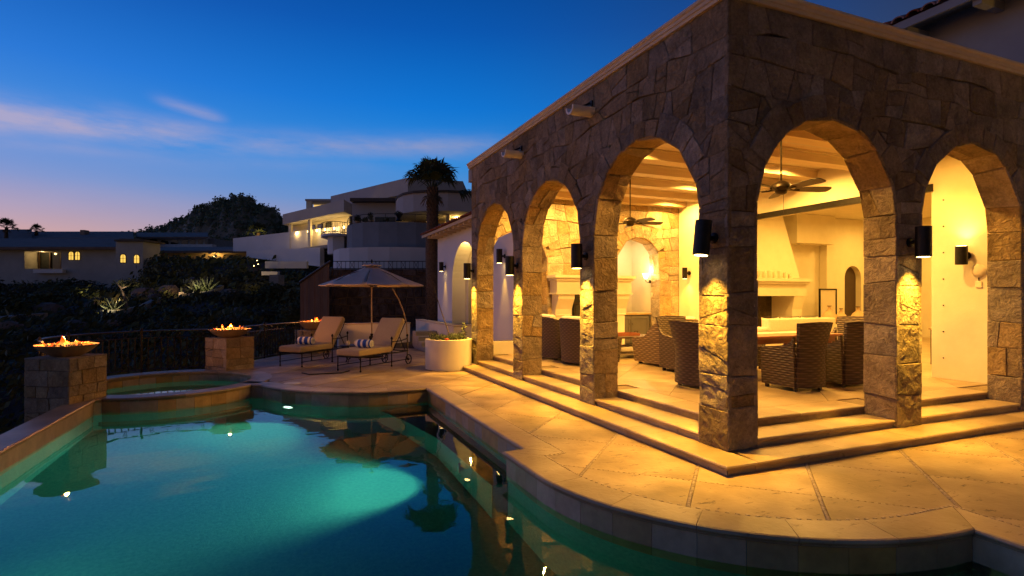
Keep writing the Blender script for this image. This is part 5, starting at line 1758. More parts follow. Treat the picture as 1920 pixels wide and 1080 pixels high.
for k in range(4):
    MB().rbox(-.18 + k * .0, .54, 12.2 + k * .42, 13.9, k * .14 - .0, (k + 1) * .14, .012, 2).build('tread', 'concrete', gst)
MB().box(.81, 2.6, 11.9, 16.6, .1, .72).build('soil_bed', 'soil', lw2)

# ================================================================== white wing of the house behind the pavilion
wg = thing('white_house_wing', 'white stucco house wing with arched doorway and red tile eave', 'house')
ptW = lambda u, v, t: Vector((1.45 + t, u, v))
arch_wall(8.75, 16.75, -.1, 4.25, [(13.4, 1.38, 2.15)], .5, ptW).build('wall', 'white_stucco', wg)
MB().box(1.951, 5.5, 16.25, 16.75, -.1, 4.25).build('wall', 'white_stucco', wg)
# inner door surround
arch_wall(11.9, 14.9, .0, 3.7, [(13.4, 1.08, 2.1)], .2, lambda u, v, t: Vector((1.96 + t, u, v))).build('door_surround', 'plaster', wg)
MB().box(2.2, 2.26, 12.0, 14.8, .0, 3.6).build('glazed_door', 'glass', wg)
for y in (12.33, 13.4, 14.45): MB().box(2.17, 2.198, y - .04, y + .04, .0, 3.3).build('door_stile', 'dark_wood', wg)
ev = MB()
ev.add([(.92, 8.8, 4.0), (3.4, 8.8, 4.85), (3.4, 17.2, 4.85), (.92, 17.2, 4.0), (.92, 8.8, 4.10), (3.4, 8.8, 4.95), (3.4, 17.2, 4.95), (.92, 17.2, 4.10)],
       [[3, 2, 1, 0], [4, 5, 6, 7], [0, 1, 5, 4], [1, 2, 6, 5], [2, 3, 7, 6], [3, 0, 4, 7]])
rf = ev.build('roof', 'cream_trim', wg)
tl = MB()
n = 10
cur = []
for k in range(n + 1):
    t = PI * k / n
    cur.append((.085 * math.cos(t), .06 * math.sin(t)))
vs = []
for (dx_, z0_) in ((-.10, 0), (.38, .137)):
    for c_, s_ in cur: vs.append((dx_, c_, z0_ + s_))
for (dx_, z0_) in ((-.10, 0), (.38, .137)):
    for c_, s_ in cur: vs.append((dx_, c_ * .8, z0_ + s_ * .75))
w = n + 1
fs = [[k, k + 1, w + k + 1, w + k] for k in range(n)] + [[2 * w + k, 3 * w + k, 3 * w + k + 1, 2 * w + k + 1] for k in range(n)] + [[k, 2 * w + k, 2 * w + k + 1, k + 1] for k in range(n)]
t0 = MB().add(vs, fs).build('roof_tile', 'terracotta', rf, True)
t0.location = (.92, 8.95, 4.10)
for i in range(43):
    for j in range(3):
        if i == 0 and j == 0: continue
        c = t0.copy(); COL.objects.link(c); c.location = (.92 + j * .40, 8.95 + i * .19, 4.10 + j * .137 + .012 * j)
for i in range(14):
    MB().box(1.0, 1.44, 9.2 + i * .56, 9.3 + i * .56, 3.93, 3.998 + .03).build('rafter_tail', 'cream_trim', wg)
p = PX(828, 500, 1.3)
sconce((1.45, p.y, p.z), (-1, 0), 'black wall lamp at the outer corner of the white wing', energy=60, hh=.34, beam=50)
p = PX(937, 480, 1.3)
sconce((1.45, p.y, p.z), (-1, 0), 'black wall lamp on the white wing seen through the end arch', energy=90, hh=.38, beam=46)
dl = thing('porch_light', 'small ceiling lamp inside the arched doorway of the white wing', 'lamp', (1.72, 13.4, 3.45))
MB().lathe([(.06, .06), (.06, 0), (.05, -.01)], n=14).build('housing', 'iron', dl)
MB().lathe([(.045, -.012), (.045, -.018)], n=14).build('bulb', 'lamp_glow', dl)
lamp('porch_lamp', 'POINT', (-.0, 0, -.12), 42, (1.0, .58, .14), dl, shadow_soft_size=.05)

# upper storey of the main house, above the pavilion roof
mh = thing('main_house', 'pale upper storey with red tile eave above the pavilion', 'house')
MB().box(8.75, 16, -2.5, 14, 4.52, 7.6).build('wall', 'shaded_plaster', mh)
MB().box(6.62, 16.2, .36, .68, .0, 4.5).build('wall', 'plaster', mh)
sf = MB()
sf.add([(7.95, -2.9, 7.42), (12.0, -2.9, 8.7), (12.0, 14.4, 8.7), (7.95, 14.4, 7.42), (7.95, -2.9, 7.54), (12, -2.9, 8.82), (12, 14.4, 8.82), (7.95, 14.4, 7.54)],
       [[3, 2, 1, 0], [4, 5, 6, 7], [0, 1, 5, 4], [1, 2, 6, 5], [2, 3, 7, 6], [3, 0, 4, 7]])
rf2 = sf.build('roof', 'shaded_plaster', mh)
MB().box(7.90, 7.948, -2.9, 14.4, 7.36, 7.53).build('fascia', 'shaded_plaster', mh)
t1 = t0.copy(); COL.objects.link(t1); t1.parent = rf2; t1.scale = (1.25, 1.6, 1.6); t1.location = (7.95, -2.7, 7.54)
for i in range(56):
    for j in range(2):
        if i == 0 and j == 0: continue
        c = t1.copy(); COL.objects.link(c); c.location = (7.95 + j * .5, -2.7 + i * .30, 7.54 + j * .16)
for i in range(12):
    MB().box(8.0, 8.74, -2.2 + i * 1.35, -2.05 + i * 1.35, 7.26, 7.44).build('rafter_tail', 'shaded_plaster', mh)

# guest wing on the far side of the terrace, out of the picture: its wall lamps warm the short arcade
gw = thing('guest_wing', 'white guest wing across the terrace from the short arcade', 'house')
MB().box(9.2, 9.5, -9.0, .34, -.1, 4.4).build('wall', 'white_stucco', gw)
MB().rbox(9.05, 9.7, -9.1, .34, 4.4, 4.56, .02, 1).build('cornice', 'cream_trim', gw)
for y, lab in ((-1.6, 'black wall lamp on the guest wing nearest the arcade'), (-3.8, 'black wall lamp in the middle of the guest wing'), (-6.0, 'black wall lamp at the outer end of the guest wing')):
    sconce((9.2, y, 2.5), (-1, 0), lab, up=True, down=True, energy=260, beam=150, off=.22)

hs_ = tag(MB().tube([Pz(566, 699, .012), Pz(580, 702, .012), Pz(600, 701, .012), Pz(622, 700, .012), Pz(640, 699, .012), Pz(655, 695, .012)], .012, 6).build('garden_hose', 'iron', None, True), 'thin dark hose lying on the deck before the loungers', 'hose')
# ================================================================== land
from mathutils import noise as mnoise
def sstep(a, b, x):
    t = max(0, min(1, (x - a) / (b - a))); return t * t * (3 - 2 * t)
def land(x, d):
    left = -3.4
    kn = [(14, -3.4), (18, -2.1), (22, -1.0), (28, .0), (33, .55), (40, 1.55), (56, 2.1), (80, 3.6), (160, 8)]
    for (d0, z0), (d1, z1) in zip(kn, kn[1:]):
        if d0 <= d < d1: left = z0 + (z1 - z0) * (d - d0) / (d1 - d0)
    if d >= 160: left = 8
    u = CX + x / max(d, 1) * FPX
    rise = 0.0
    kn = [(30, 0), (40, .1), (46, 1.4), (52, 2.8), (62, 2.9), (90, 1.8), (160, 0)]
    for (d0, z0), (d1, z1) in zip(kn, kn[1:]):
        if d0 <= d < d1: rise = z0 + (z1 - z0) * (d - d0) / (d1 - d0)
    left += rise * sstep(235, 300, u)
    right = -1.0 + 1.3 * sstep(14, 20, d) + 3.2 * sstep(30, 48, d) + 6 * sstep(48, 130, d)
    k = sstep(-9.0, -5.2, x + .10 * max(0, 24 - d) * .0 - (d - 20) * -.10 * 0)
    if d > 24: k = sstep(-9.0 - (d - 24) * .36, -5.2 - (d - 24) * .30, x)
    z = left * (1 - k) + right * k
    if d < 15: z = min(z, -1.4 - 1.8 * (1 - sstep(12, 15, d)))
    z += .35 * mnoise.noise(Vector((x * .23, d * .23, 0))) * sstep(14, 20, d) * (1 - k * .8)
    return z
tb_ = MB(); vs = []; fs = []
ds = [-30, -10, 0, 6, 10, 13, 15] + [16 + i * 1.2 for i in range(52)] + [82, 90, 100, 115, 135, 160, 200, 280, 500, 1200]
fr = [-3.2, -2.4, -1.8] + [-1.4 + i * .035 for i in range(62)] + [.9, 1.2, 1.8, 3.0]
for d in ds:
    for q in fr:
        x = q * max(18, d)
        p = cw(x, d, land(x, d) if d < 160 else 6 + .002 * d)
        vs.append(p)
w = len(fr)
for i in range(len(ds) - 1):
    for j in range(w - 1): fs.append([i * w + j, i * w + j + 1, (i + 1) * w + j + 1, (i + 1) * w + j])
tag(tb_.add(vs, fs).build('hillside', 'soil', None, True, recalc=False), kind='structure')
def onland(u, d, dz=0.0):
    x = (u - CX) / FPX * d
    return cw(x, d, land(x, d) + dz)

# ---- the rocky hill
hb = MB(); vs = []; fs = []
HD = 260.0
sil = [(240, 446), (300, 440), (330, 424), (360, 412), (372, 402), (388, 390), (400, 388), (425, 380), (450, 374), (468, 375), (485, 386), (500, 395), (520, 403), (532, 418), (560, 436), (640, 446)]
def hill_top(u):
    for (a, b), (c, e) in zip(sil, sil[1:]):
        if a <= u <= c: return b + (e - b) * (u - a) / (c - a)
    return 446
nu, nv = 90, 30
for i in range(nu + 1):
    u = 240 + 400 * i / nu
    zt = 1.7 + (CY - hill_top(u)) / FPX * HD
    for j in range(nv + 1):
        t = j / nv                                      # 0 front foot, .6 crest, 1 behind
        dd = HD - 32 + 60 * t
        prof = math.sin(PI * min(1, t / .533) / 2) ** .85 if t < .533 else math.cos(PI / 2 * (t - .533) / .467)
        z = 6 + (zt - 6) * prof
        z += 3.4 * mnoise.noise(Vector((u * .07, t * 7, 1))) * (prof > .05) + 3.2 * mnoise.noise(Vector((u * .16, t * 16, 4)))
        vs.append(cw((u - CX) / FPX * HD, dd, z))
w = nv + 1
for i in range(nu):
    for j in range(nv): fs.append([i * w + j, (i + 1) * w + j, (i + 1) * w + j + 1, i * w + j + 1])
hv = list(vs)
tag(hb.add(vs, fs).build('hill', 'scrub_hill', None, True, recalc=False), kind='structure')
g = random.Random(5)
sb = MB()
for k in range(3800):
    i, j = g.randrange(nu), g.randrange(2, 20)
    p = hv[i * w + j].lerp(hv[(i + 1) * w + j + 1], g.random())
    r = g.uniform(.6, 1.7)
    for q in range(9):
        c = p + Vector((g.gauss(0, .5), g.gauss(0, .5), abs(g.gauss(0, .5)))) * r
        n = Vector((g.gauss(0, 1), g.gauss(0, 1), g.gauss(0, 1))).normalized(); a = n.orthogonal().normalized() * r * .36; b = n.cross(a) * .7
        sb.add([c - a, c - b, c + a, c + b], [[0, 1, 2, 3]])
tag(sb.build('hill_scrub', 'hill_leaf', None, recalc=False), 'dark scrub covering the rocky hill', 'scrub', kind='stuff')

# ---- dry scrub carpeting the whole slope
sc_ = MB()
for k in range(5200):
    d = 15.5 + 46 * g.random() ** 1.25
    u = g.uniform(-140, 600)
    x = (u - CX) / FPX * d
    if d < 19 and u > 470: continue
    p = cw(x, d, land(x, d)); r = g.uniform(.12, .42) * (.6 + d / 50)
    for q in range(6):
        c = p + Vector((g.gauss(0, .6), g.gauss(0, .6), abs(g.gauss(0, .55)))) * r
        n = Vector((g.gauss(0, 1), g.gauss(0, 1), g.gauss(0, .6))).normalized(); a = n.orthogonal().normalized() * r * g.uniform(.25, .6); b = n.cross(a) * .45
        sc_.add([c - a, c - b, c + a, c + b], [[0, 1, 2, 3]])
tag(sc_.build('undergrowth', 'shrub_leaf', None, recalc=False), 'dark dry undergrowth carpeting the slope beyond the balustrade', 'undergrowth', kind='stuff')
# ---- shrubs: a few shapes, copied
SH = [leafy(1500, 1.0, .95, .085, 31 + k, lobes=6 + k) for k in range(4)]
def shrub_proto(k):
    s = thing('shrub', 'x', 'shrub')
    SH[k].build('foliage', 'shrub_leaf', s, recalc=False)
    for a in range(3): MB().tube([(0, 0, -.3), (.12 * math.cos(a * 2.1), .12 * math.sin(a * 2.1), .25), (.35 * math.cos(a * 2.1), .35 * math.sin(a * 2.1), .6)], [.05, .035, .012], 6).build('stem', 'trunk', s)
    return s
protos = [shrub_proto(k) for k in range(4)]
used = [False] * 4
def shrub(u, d, r, label, group, zoff=0.0, hk=1.0):
    k = g.randrange(4)
    p = onland(u, d, zoff)
    if not used[k]:
        o = protos[k]; used[k] = True
        o.location = p; o.rotation_euler = (0, 0, g.uniform(0, 6)); o.scale = (r, r, r * hk)
    else:
        o = copy_tree(protos[k], None, p, g.uniform(0, 6), (r, r, r * hk))
    o['label'] = label; o['group'] = group
    return o
for (u, d, r, hk) in [(20, 46, 1.9, .8), (55, 40, 1.7, .8), (28, 34, 2.0, .85), (150, 50, 2.2, .8), (178, 47, 1.9, .8), (195, 44, 1.6, .8), (130, 44, 1.7, .7), (105, 39, 1.5, .7), (300, 48, 1.7, .7), (335, 47, 1.6, .75), (365, 46, 1.5, .7),
                      (300, 54, 1.35, .8), (322, 55, 1.15, .7), (343, 55, .9, .7), (60, 50, 2.2, .8), (100, 49, 2.3, .75), (-30, 46, 2.5, .9), (240, 48, 1.9, .65), (285, 46, 1.6, .7), (310, 42, 1.3, .6), (440, 46, 1.6, .8), (470, 45, 1.6, .9), (415, 43, 1.5, .8), (395, 39, 1.2, .8), (455, 37, 1.5, .9), (500, 42, 2.0, .9), (520, 38, 1.7, 1.0), (340, 37, 1.0, .7)]:
    lab = ('below the picture window of the stucco villa' if u < 125 else 'below the twin lit windows of the stucco villa' if u < 212 else 'below the stucco villa tower' if u < 270
           else 'between the villa tower and the lantern' if u < 380 else 'below the villa lantern' if u < 430 else 'below the long white wall')
    shrub(u, d, r, 'dark rounded shrub ' + lab, 'shrubs on the slope below the villas', -.1, hk)
for (u, d, r) in [(15, 24, .9), (70, 26, 1.0), (120, 27, 1.0), (165, 24, .8), (215, 26, .9), (262, 25, .9), (310, 27, 1.1), (350, 23, .8), (400, 26, 1.0), (440, 28, 1.1), (485, 25, 1.0), (520, 24, .9), (545, 27, 1.0), (90, 20, .7), (190, 20, .7), (300, 20, .7), (430, 21, .8), (250, 31, 1.0), (140, 33, 1.1), (380, 32, 1.1), (40, 30, 1.0), (510, 31, 1.2)]:
    lab = ('behind the tall pedestal' if u < 200 else 'behind the spa balustrade' if u < 385 else 'behind the pedestal next to the loungers')
    shrub(u, d, r, 'low dark bush in the gully ' + lab, 'bushes in the gully beyond the balustrade', -.05, .75)
for (u, d, r, lab) in [(583, 35, 1.9, 'big round dark tree shading the long white wall'), (548, 29, 1.1, 'dark shrub beside the plank fence'), (572, 24.5, .7, 'dark climbing shrub before the plank fence'), (640, 26.6, .6, 'creeper growing at the stone retaining wall end')]:
    shrub(u, d, r, lab, 'trees below the modern house', .3, 1.15)
# loose stones and rocks on the slope
for k, (u, d, s) in enumerate([(95, 34, .8), (170, 36, .5), (270, 40, .9), (290, 39, .7), (318, 41, .8), (365, 44, .7), (355, 38, .5), (430, 40, .9), (212, 30, .4), (140, 29, .5), (445, 34, .6), (20, 28, .6), (500, 34, .6)]):
    lab = 'below the stucco villa' if u < 200 else 'near the floodlit tree' if u < 330 else 'near the pair of floodlit agaves'
    r = thing('boulder', 'brown weathered boulder on the slope ' + lab, 'boulder', tuple(onland(u, d, 0)), g.uniform(0, 6), 'boulders on the slope')
    bm = bmesh.new(); bmesh.ops.create_icosphere(bm, subdivisions=2, radius=s)
    for v in bm.verts:
        v.co *= 1 + .35 * mnoise.noise(v.co * 1.3 / s + Vector((k * 3, 0, 0)))
        v.co.z *= .7
    MB().add([v.co.copy() for v in bm.verts], [[v.index for v in f.verts] for f in bm.faces]).build('rock', 'rock', r); bm.free()
# ---- terrace kerbs of the garden path
def kerb(label, pts, hgt=.45, wd=.35):
    k = thing('path_kerb', label, 'kerb')
    P = [onland(u, d) for u, d in pts]
    z = [p.z for p in P]
    for i in range(len(P) - 1):
        a, b = P[i], P[i + 1]
        n = Vector((-(b - a).y, (b - a).x, 0)).normalized() * wd
        vs = [a - Vector((0, 0, .6)), b - Vector((0, 0, .6)), b - Vector((0, 0, .6)) + n, a - Vector((0, 0, .6)) + n]
        vs += [a + Vector((0, 0, hgt)), b + Vector((0, 0, hgt)), b + Vector((0, 0, hgt)) + n, a + Vector((0, 0, hgt)) + n]
        MB().add(vs, [[3, 2, 1, 0], [4, 5, 6, 7], [0, 1, 5, 4], [1, 2, 6, 5], [2, 3, 7, 6], [3, 0, 4, 7]]).build('kerb_block', 'concrete', k)
kerb('pale concrete kerb of the lower garden path', [(-60, 27), (0, 28.5), (40, 30), (90, 31.5)])
kerb('pale kerb beneath the floodlit agave and small tree', [(180, 33), (215, 33.2), (245, 33.6), (275, 34.6), (303, 36.5)])
kerb('pale kerb beneath the pair of floodlit agaves', [(335, 39.5), (370, 39.5), (400, 40), (420, 41.5)])
# ---- floodlit plants
def agave(u, d, s, label, e=30):
    p = onland(u, d, .25)
    a = thing('agave', label, 'agave', tuple(p))
    for j in range(22):
        t = j * 2.4; tilt = .25 + .95 * (j / 22)
        dv = Vector((math.cos(t) * math.sin(tilt), math.sin(t) * math.sin(tilt), math.cos(tilt)))
        MB().tube([(0, 0, 0), dv * s * .4, dv * s * .8 + Vector((0, 0, -.02 * s)), dv * s], [.05 * s, .075 * s, .035 * s, .004], 5).build('leaf', 'pale_leaf', a)
    f = thing('garden_spotlight', 'garden spotlight at the foot of the ' + label, 'spotlight', tuple(p + (-VD) * s * 1.3 + Vector((0, 0, -.15))))
    MB().lathe([(.05, 0), (.07, .10), (.06, .10), (.04, .03)], n=12).build('housing', 'iron', f)
    MB().lathe([(.055, .085), (.055, .09)], n=12).build('lens', 'sconce_glow', f)
    lamp('garden_light', 'SPOT', (0, 0, .2), e, (1.0, .82, .42), f, aim=(VD.x, VD.y, .62), spot_size=R(85), spot_blend=.6, shadow_soft_size=.05)
agave(214, 33.6, .95, 'floodlit agave beside the bent tree', 60)
agave(371, 40.2, 1.0, 'floodlit dark green agave on the upper kerb', 40)
agave(389, 40.4, 1.15, 'floodlit pale agave ending the upper kerb', 60)
tp = onland(238, 34.0)
ft = thing('floodlit_tree', 'small bent tree with a trunk lit from below', 'tree', tuple(tp))
MB().tube([(0, 0, -.2), (.0, 0, .5), tuple(VR * -.12 + Vector((0, 0, 1.0))), tuple(VR * -.30 + Vector((0, 0, 1.5))), tuple(VR * -.38 + Vector((0, 0, 1.75)))], [.11, .09, .075, .06, .05], 8).build('trunk', 'rock', ft, True)
for e_ in ((-.7, 1.9), (.1, 1.95), (.6, 1.85)): MB().tube([tuple(VR * -.34 + Vector((0, 0, 1.6))), tuple(VR * (e_[0] * .6 - .1) + Vector((0, 0, 1.85))), tuple(VR * e_[0] + Vector((0, 0, e_[1] + .1)))], [.05, .035, .015], 6).build('branch', 'rock', ft, True)
cr = leafy(700, 1.15, .5, .07, 77, lobes=6).build('crown', 'shrub_leaf', ft, recalc=False); cr.location = (0, 0, 1.8)
sl = thing('garden_spotlight', 'small garden spotlight at the foot of the bent tree', 'spotlight', tuple(tp - VD * .8 + Vector((0, 0, .15))))
MB().lathe([(.05, 0), (.07, .10), (.06, .10), (.04, .03)], n=12).build('housing', 'iron', sl)
MB().lathe([(.055, .085), (.055, .09)], n=12).build('lens', 'sconce_glow', sl)
lamp('garden_light', 'SPOT', (0, 0, .35), 160, (1.0, .62, .32), sl, aim=(VD.x * .5, VD.y * .5, 1), spot_size=R(50), spot_blend=.6, shadow_soft_size=.05)

# ================================================================== far villas
def face_box(u0, u1, v0, v1, d0, d1):
    """box whose near face covers these picture pixels at depth d0"""
    x0, x1 = (u0 - CX) / FPX * d0, (u1 - CX) / FPX * d0
    z1, z0 = CAM.z + (CY - v0) / FPX * d0, CAM.z + (CY - v1) / FPX * d0
    m = MB()
    vs = [cw(x, d, z) for z in (z0, z1) for (x, d) in ((x0, d0), (x1, d0), (x1, d1), (x0, d1))]
    return m.add(vs, [[3, 2, 1, 0], [4, 5, 6, 7], [0, 1, 5, 4], [1, 2, 6, 5], [2, 3, 7, 6], [3, 0, 4, 7]])
def merge(*ms):
    m = MB()
    for k in ms: m.add(k.v, k.f)
    return m
def arched(u0, u1, v0, v1, d, th=.05):
    """arched panel facing us; v0 crown, v1 sill"""
    uc, a = (u0 + u1) / 2, (u1 - u0) / 2
    pl = [(u1, v1), (u1, v0 + a)] + [(uc + a * math.cos(t), v0 + a - a * math.sin(t)) for t in [k * PI / 10 for k in range(1, 10)]] + [(u0, v0 + a), (u0, v1)]
    n = len(pl)
    f = [Pd(u, v, d) for u, v in pl]; b = [p + VD * th for p in f]
    return MB().add(f + b, [list(range(n)), list(range(n, 2 * n))[::-1]] + [[i, (i + 1) % n, (i + 1) % n + n, i + n] for i in range(n)])
def lit_arch_window(u0, u1, v0, v1, d, parent):
    w_ = arched(u0 - 1.2, u1 + 1.2, v0 - 1.4, v1 + .8, d - .04, .06).build('window', 'roof_edge', parent)
    arched(u0, u1, v0, v1, d - .07, .04).build('pane', 'window_glow', w_)
    face_box((u0 + u1) / 2 - .35, (u0 + u1) / 2 + .35, v0, v1, d - .10, d - .075).build('mullion', 'roof_edge', w_)
    face_box(u0, u1, (v0 + v1) / 2 - .3, (v0 + v1) / 2 + .3, d - .115, d - .105).build('transom', 'roof_edge', w_)
def slope_roof(u0, u1, v_eave, v_ridge, d0, d1, th=.25):
    zE = CAM.z + (CY - v_eave) / FPX * d0
    zR = CAM.z + (CY - v_ridge) / FPX * d1
    x0, x1 = (u0 - CX) / FPX * d0, (u1 - CX) / FPX * d0
    X0, X1 = (u0 - CX) / FPX * d1, (u1 - CX) / FPX * d1
    a = [cw(x0, d0, zE), cw(x1, d0, zE), cw(X1, d1, zR), cw(X0, d1, zR)]
    b = [p - Vector((0, 0, th)) for p in a]
    return MB().add(b + a, [[3, 2, 1, 0], [4, 5, 6, 7], [0, 1, 5, 4], [1, 2, 6, 5], [2, 3, 7, 6], [3, 0, 4, 7]])

D = 56.0
va = thing('stucco_villa', 'long low stucco villa with small lit arched windows', 'house', tuple(cw((130 - CX) / FPX * D, D, 0)))
va_off = va.location.copy()
def sub_build(mb, off, name, m, parent, **k):
    return MB().add([Vector(p) - off for p in mb.v], mb.f).build(name, m, parent, **k)
_mbbuild = MB.build
def build_rel(self, name, m, parent=None, smooth=False, recalc=True):
    """pieces given in world coordinates under a thing whose Empty stands elsewhere"""
    if parent is not None and parent.get('rel'):
        off = Vector(parent['rel'])
        self.v = [tuple(Vector(p) - off) for p in self.v]
        o = _mbbuild(self, name, m, parent, smooth, recalc)
        return o
    if parent is not None and parent.parent is not None and parent.parent.get('rel'):
        off = Vector(parent.parent['rel'])
        self.v = [tuple(Vector(p) - off) for p in self.v]
    return _mbbuild(self, name, m, parent, smooth, recalc)
MB.build = build_rel
def house(name, label, u, d, z=0.0):
    t = thing(name, label, 'house', tuple(cw((u - CX) / FPX * d, d, z)))
    t['rel'] = list(t.location)
    return t
va['rel'] = list(va.location)
merge(face_box(-140, 46, 462, 560, D, D + 9), face_box(115, 222, 462, 570, D, D + 9), face_box(46, 115, 504, 570, D, D + 9), face_box(46, 115, 462, 471, D, D + 9)).build('wall', 'house_stucco', va)
face_box(217, 268, 452, 575, D - 1.2, D + 1.5).build('tower', 'house_stucco', va)
face_box(214, 271, 449, 452.5, D - 1.5, D + 1.8).build('tower_cornice', 'roof_edge', va)
slope_roof(-150, 224, 463, 447, D - .8, D + 9).build('roof', 'house_roof', va)
face_box(46, 115, 471, 504, D + 1.6, D + 1.7).build('picture_window', 'glass', va)
for a in (50, 71, 92, 112): face_box(a, a + 2.4, 471.5, 503.5, D + 1.45, D + 1.58).build('window_frame', 'dark_wood', va)
face_box(62, 117, 505, 512, D - .5, D - .04).build('balcony', 'white_stucco', va)
cc_ = thing('porch_lamp', 'dim lamp under the porch of the long stucco villa', 'lamp', tuple(Pd(80, 469, D + .8)))
MB().lathe([(.10, .06), (.10, 0), (.08, -.04)], n=10).build('housing', 'iron', cc_)
lamp('villa_porch_light', 'POINT', (0, 0, -.25), 40, (1, .6, .2), cc_, shadow_soft_size=.1)
for (a, b, c, e) in ((129, 137, 472, 487), (141, 149, 472, 487)): lit_arch_window(a, b, c, e, D, va)
for (a, b, c, e) in ((226, 235, 477, 492), (251.5, 260.5, 478, 493)): lit_arch_window(a, b, c, e, D - 1.2, va)
vb2 = house('hip_roof_villa', 'dark hip-roofed villa rising behind the long stucco villa', 120, 78)
face_box(-40, 246, 446, 500, 78, 88).build('wall', 'brown_stucco', vb2)
slope_roof(-60, 60, 447, 430, 77, 84).build('roof', 'house_roof', vb2)
slope_roof(58, 250, 448, 434, 77, 88).build('roof', 'house_roof', vb2)
face_box(150, 158, 431, 446, 83, 84).build('chimney', 'brown_stucco', vb2)
vc2 = house('arched_upper_villa', 'pale upper villa with arched gallery at the foot of the hill', 320, 86)
face_box(262, 384, 444, 475, 86, 95).build('wall', 'house_stucco', vc2)
slope_roof(256, 390, 444, 436, 85, 95).build('roof', 'house_roof', vc2)
for (a, b) in ((278, 296), (300, 316), (320, 334), (340, 352), (356, 366), (371, 380)): arched(a, b, 446.5 if a == 278 else 449, 459, 85.95, .1).build('gallery_arch', 'glass', vc2)
face_box(272, 398, 458, 465, 84, 85.2).build('balcony', 'white_stucco', vc2)
face_box(385, 402, 447, 475, 87, 94).build('wall', 'slate_block', vc2)
vd = house('lamp_lit_villa', 'low brown villa with a lamp between two small arches', 370, 62)
face_box(262, 466, 470, 500, 62, 70).build('wall', 'brown_stucco', vd)
slope_roof(256, 470, 470, 463, 61.2, 68).build('roof', 'house_roof', vd)
for (a, b) in ((337, 344), (350, 359), (369, 377)): arched(a, b, 481, 495, 61.95, .1).build('window', 'glass', vd)
for (a, b) in ((389, 400), (404, 414)): arched(a, b, 480, 498, 61.93, .1).build('doorway', 'roof_edge', vd)
face_box(421, 448, 478, 500, 61.93, 62.05).build('garage_door', 'dark_wood', vd)
lv = thing('villa_lantern', 'bright lantern between the arches of the low brown villa', 'lantern', tuple(Pd(402, 483, 61.7)))
MB().lathe([(.05, -.15), (.10, -.1), (.10, .1), (.03, .18)], n=10).build('cage', 'sconce_glow', lv)
MB().box(-.03, .03, 0, .25, .1, .13).build('bracket', 'iron', lv)
lamp('lantern_light', 'POINT', tuple(-VD * .3), 110, (1, .58, .12), lv, shadow_soft_size=.1)

# ---- the long white wall and the modern house
lo = house('long_white_wall', 'long plain white boundary wall below the modern house', 520, 50); lo['category'] = 'wall'
def seg_wall(u0, d0, u1, d1, z0a, z1a, z0b, z1b, th=.4):
    a = cw((u0 - CX) / FPX * d0, d0, 0); b = cw((u1 - CX) / FPX * d1, d1, 0)
    n = Vector((-(b - a).y, (b - a).x, 0)).normalized() * th
    vs = [(a.x, a.y, z0a), (b.x, b.y, z0b), (b.x + n.x, b.y + n.y, z0b), (a.x + n.x, a.y + n.y, z0a), (a.x, a.y, z1a), (b.x, b.y, z1b), (b.x + n.x, b.y + n.y, z1b), (a.x + n.x, a.y + n.y, z1a)]
    return MB().add(vs, [[3, 2, 1, 0], [4, 5, 6, 7], [0, 1, 5, 4], [1, 2, 6, 5], [2, 3, 7, 6], [3, 0, 4, 7]])
def zpx(v, d): return CAM.z + (CY - v) / FPX * d
seg_wall(437, 58, 640, 47, zpx(471, 58), zpx(447, 58), zpx(472, 47), zpx(424, 47)).build('wall', 'white_stucco', lo)
lo2 = house('lower_white_wall', 'shorter white wall stepping down behind the round dark tree', 530, 50); lo2['category'] = 'wall'
seg_wall(462, 54, 600, 46, zpx(482, 54), zpx(470, 54), zpx(500, 46), zpx(464, 46)).build('wall', 'white_stucco', lo2)
lo3 = house('garden_wall_pieces', 'pale garden wall with steps below the round dark tree', 540, 44); lo3['category'] = 'wall'
face_box(497, 575, 490, 503, 44, 44.4).build('wall', 'white_stucco', lo3)
face_box(490, 520, 509, 516, 40, 40.4).build('wall', 'white_stucco', lo3)
face_box(505, 522, 515, 535, 38, 39).build('gate_pier', 'concrete', lo3)

mo = house('modern_house', 'tiered modern white house with lit terraces on the slope', 690, 40)
def plan(pts, z0, z1, back=6.0):
    f = [cw((u - CX) / FPX * d, d, 0) for u, d in pts]
    b = [p + VD * back for p in f[::-1]]
    m = MB(); P = [(p.x, p.y) for p in f + b]
    return m.prism(P, z0, z1)
# long upper roof slab with glazing under it
z = zpx(368, 52)
plan([(620, 52), (765, 43.8), (868, 45.2)], z - 1.25, z, 9).build('upper_roof_slab', 'grey_stucco', mo)
plan([(650, 51), (766, 44.6), (864, 46)], z - 3.6, z - 1.26, 6).build('upper_wall', 'grey_stucco', mo)
for i, (u0, d0, u1, d1) in enumerate(((676, 49.2, 702, 47.8), (706, 47.6, 731, 46.2), (736, 46.0, 764, 44.5))):
    seg_wall(u0, d0, u1, d1, z - 2.6, z - 1.45, z - 2.6, z - 1.45, -.12).build('glazing', 'slate_block', mo)
# top lit box
zt = zpx(373, 56)
face_box(572, 623, 373, 376.5, 56, 60).build('rooftop_slab', 'grey_stucco', mo)
face_box(574, 584, 376.5, 391, 56.2, 56.6).build('rooftop_pier', 'plaster', mo)
face_box(588, 620, 378, 391, 58.5, 58.7).build('rooftop_room', 'room_glow', mo)
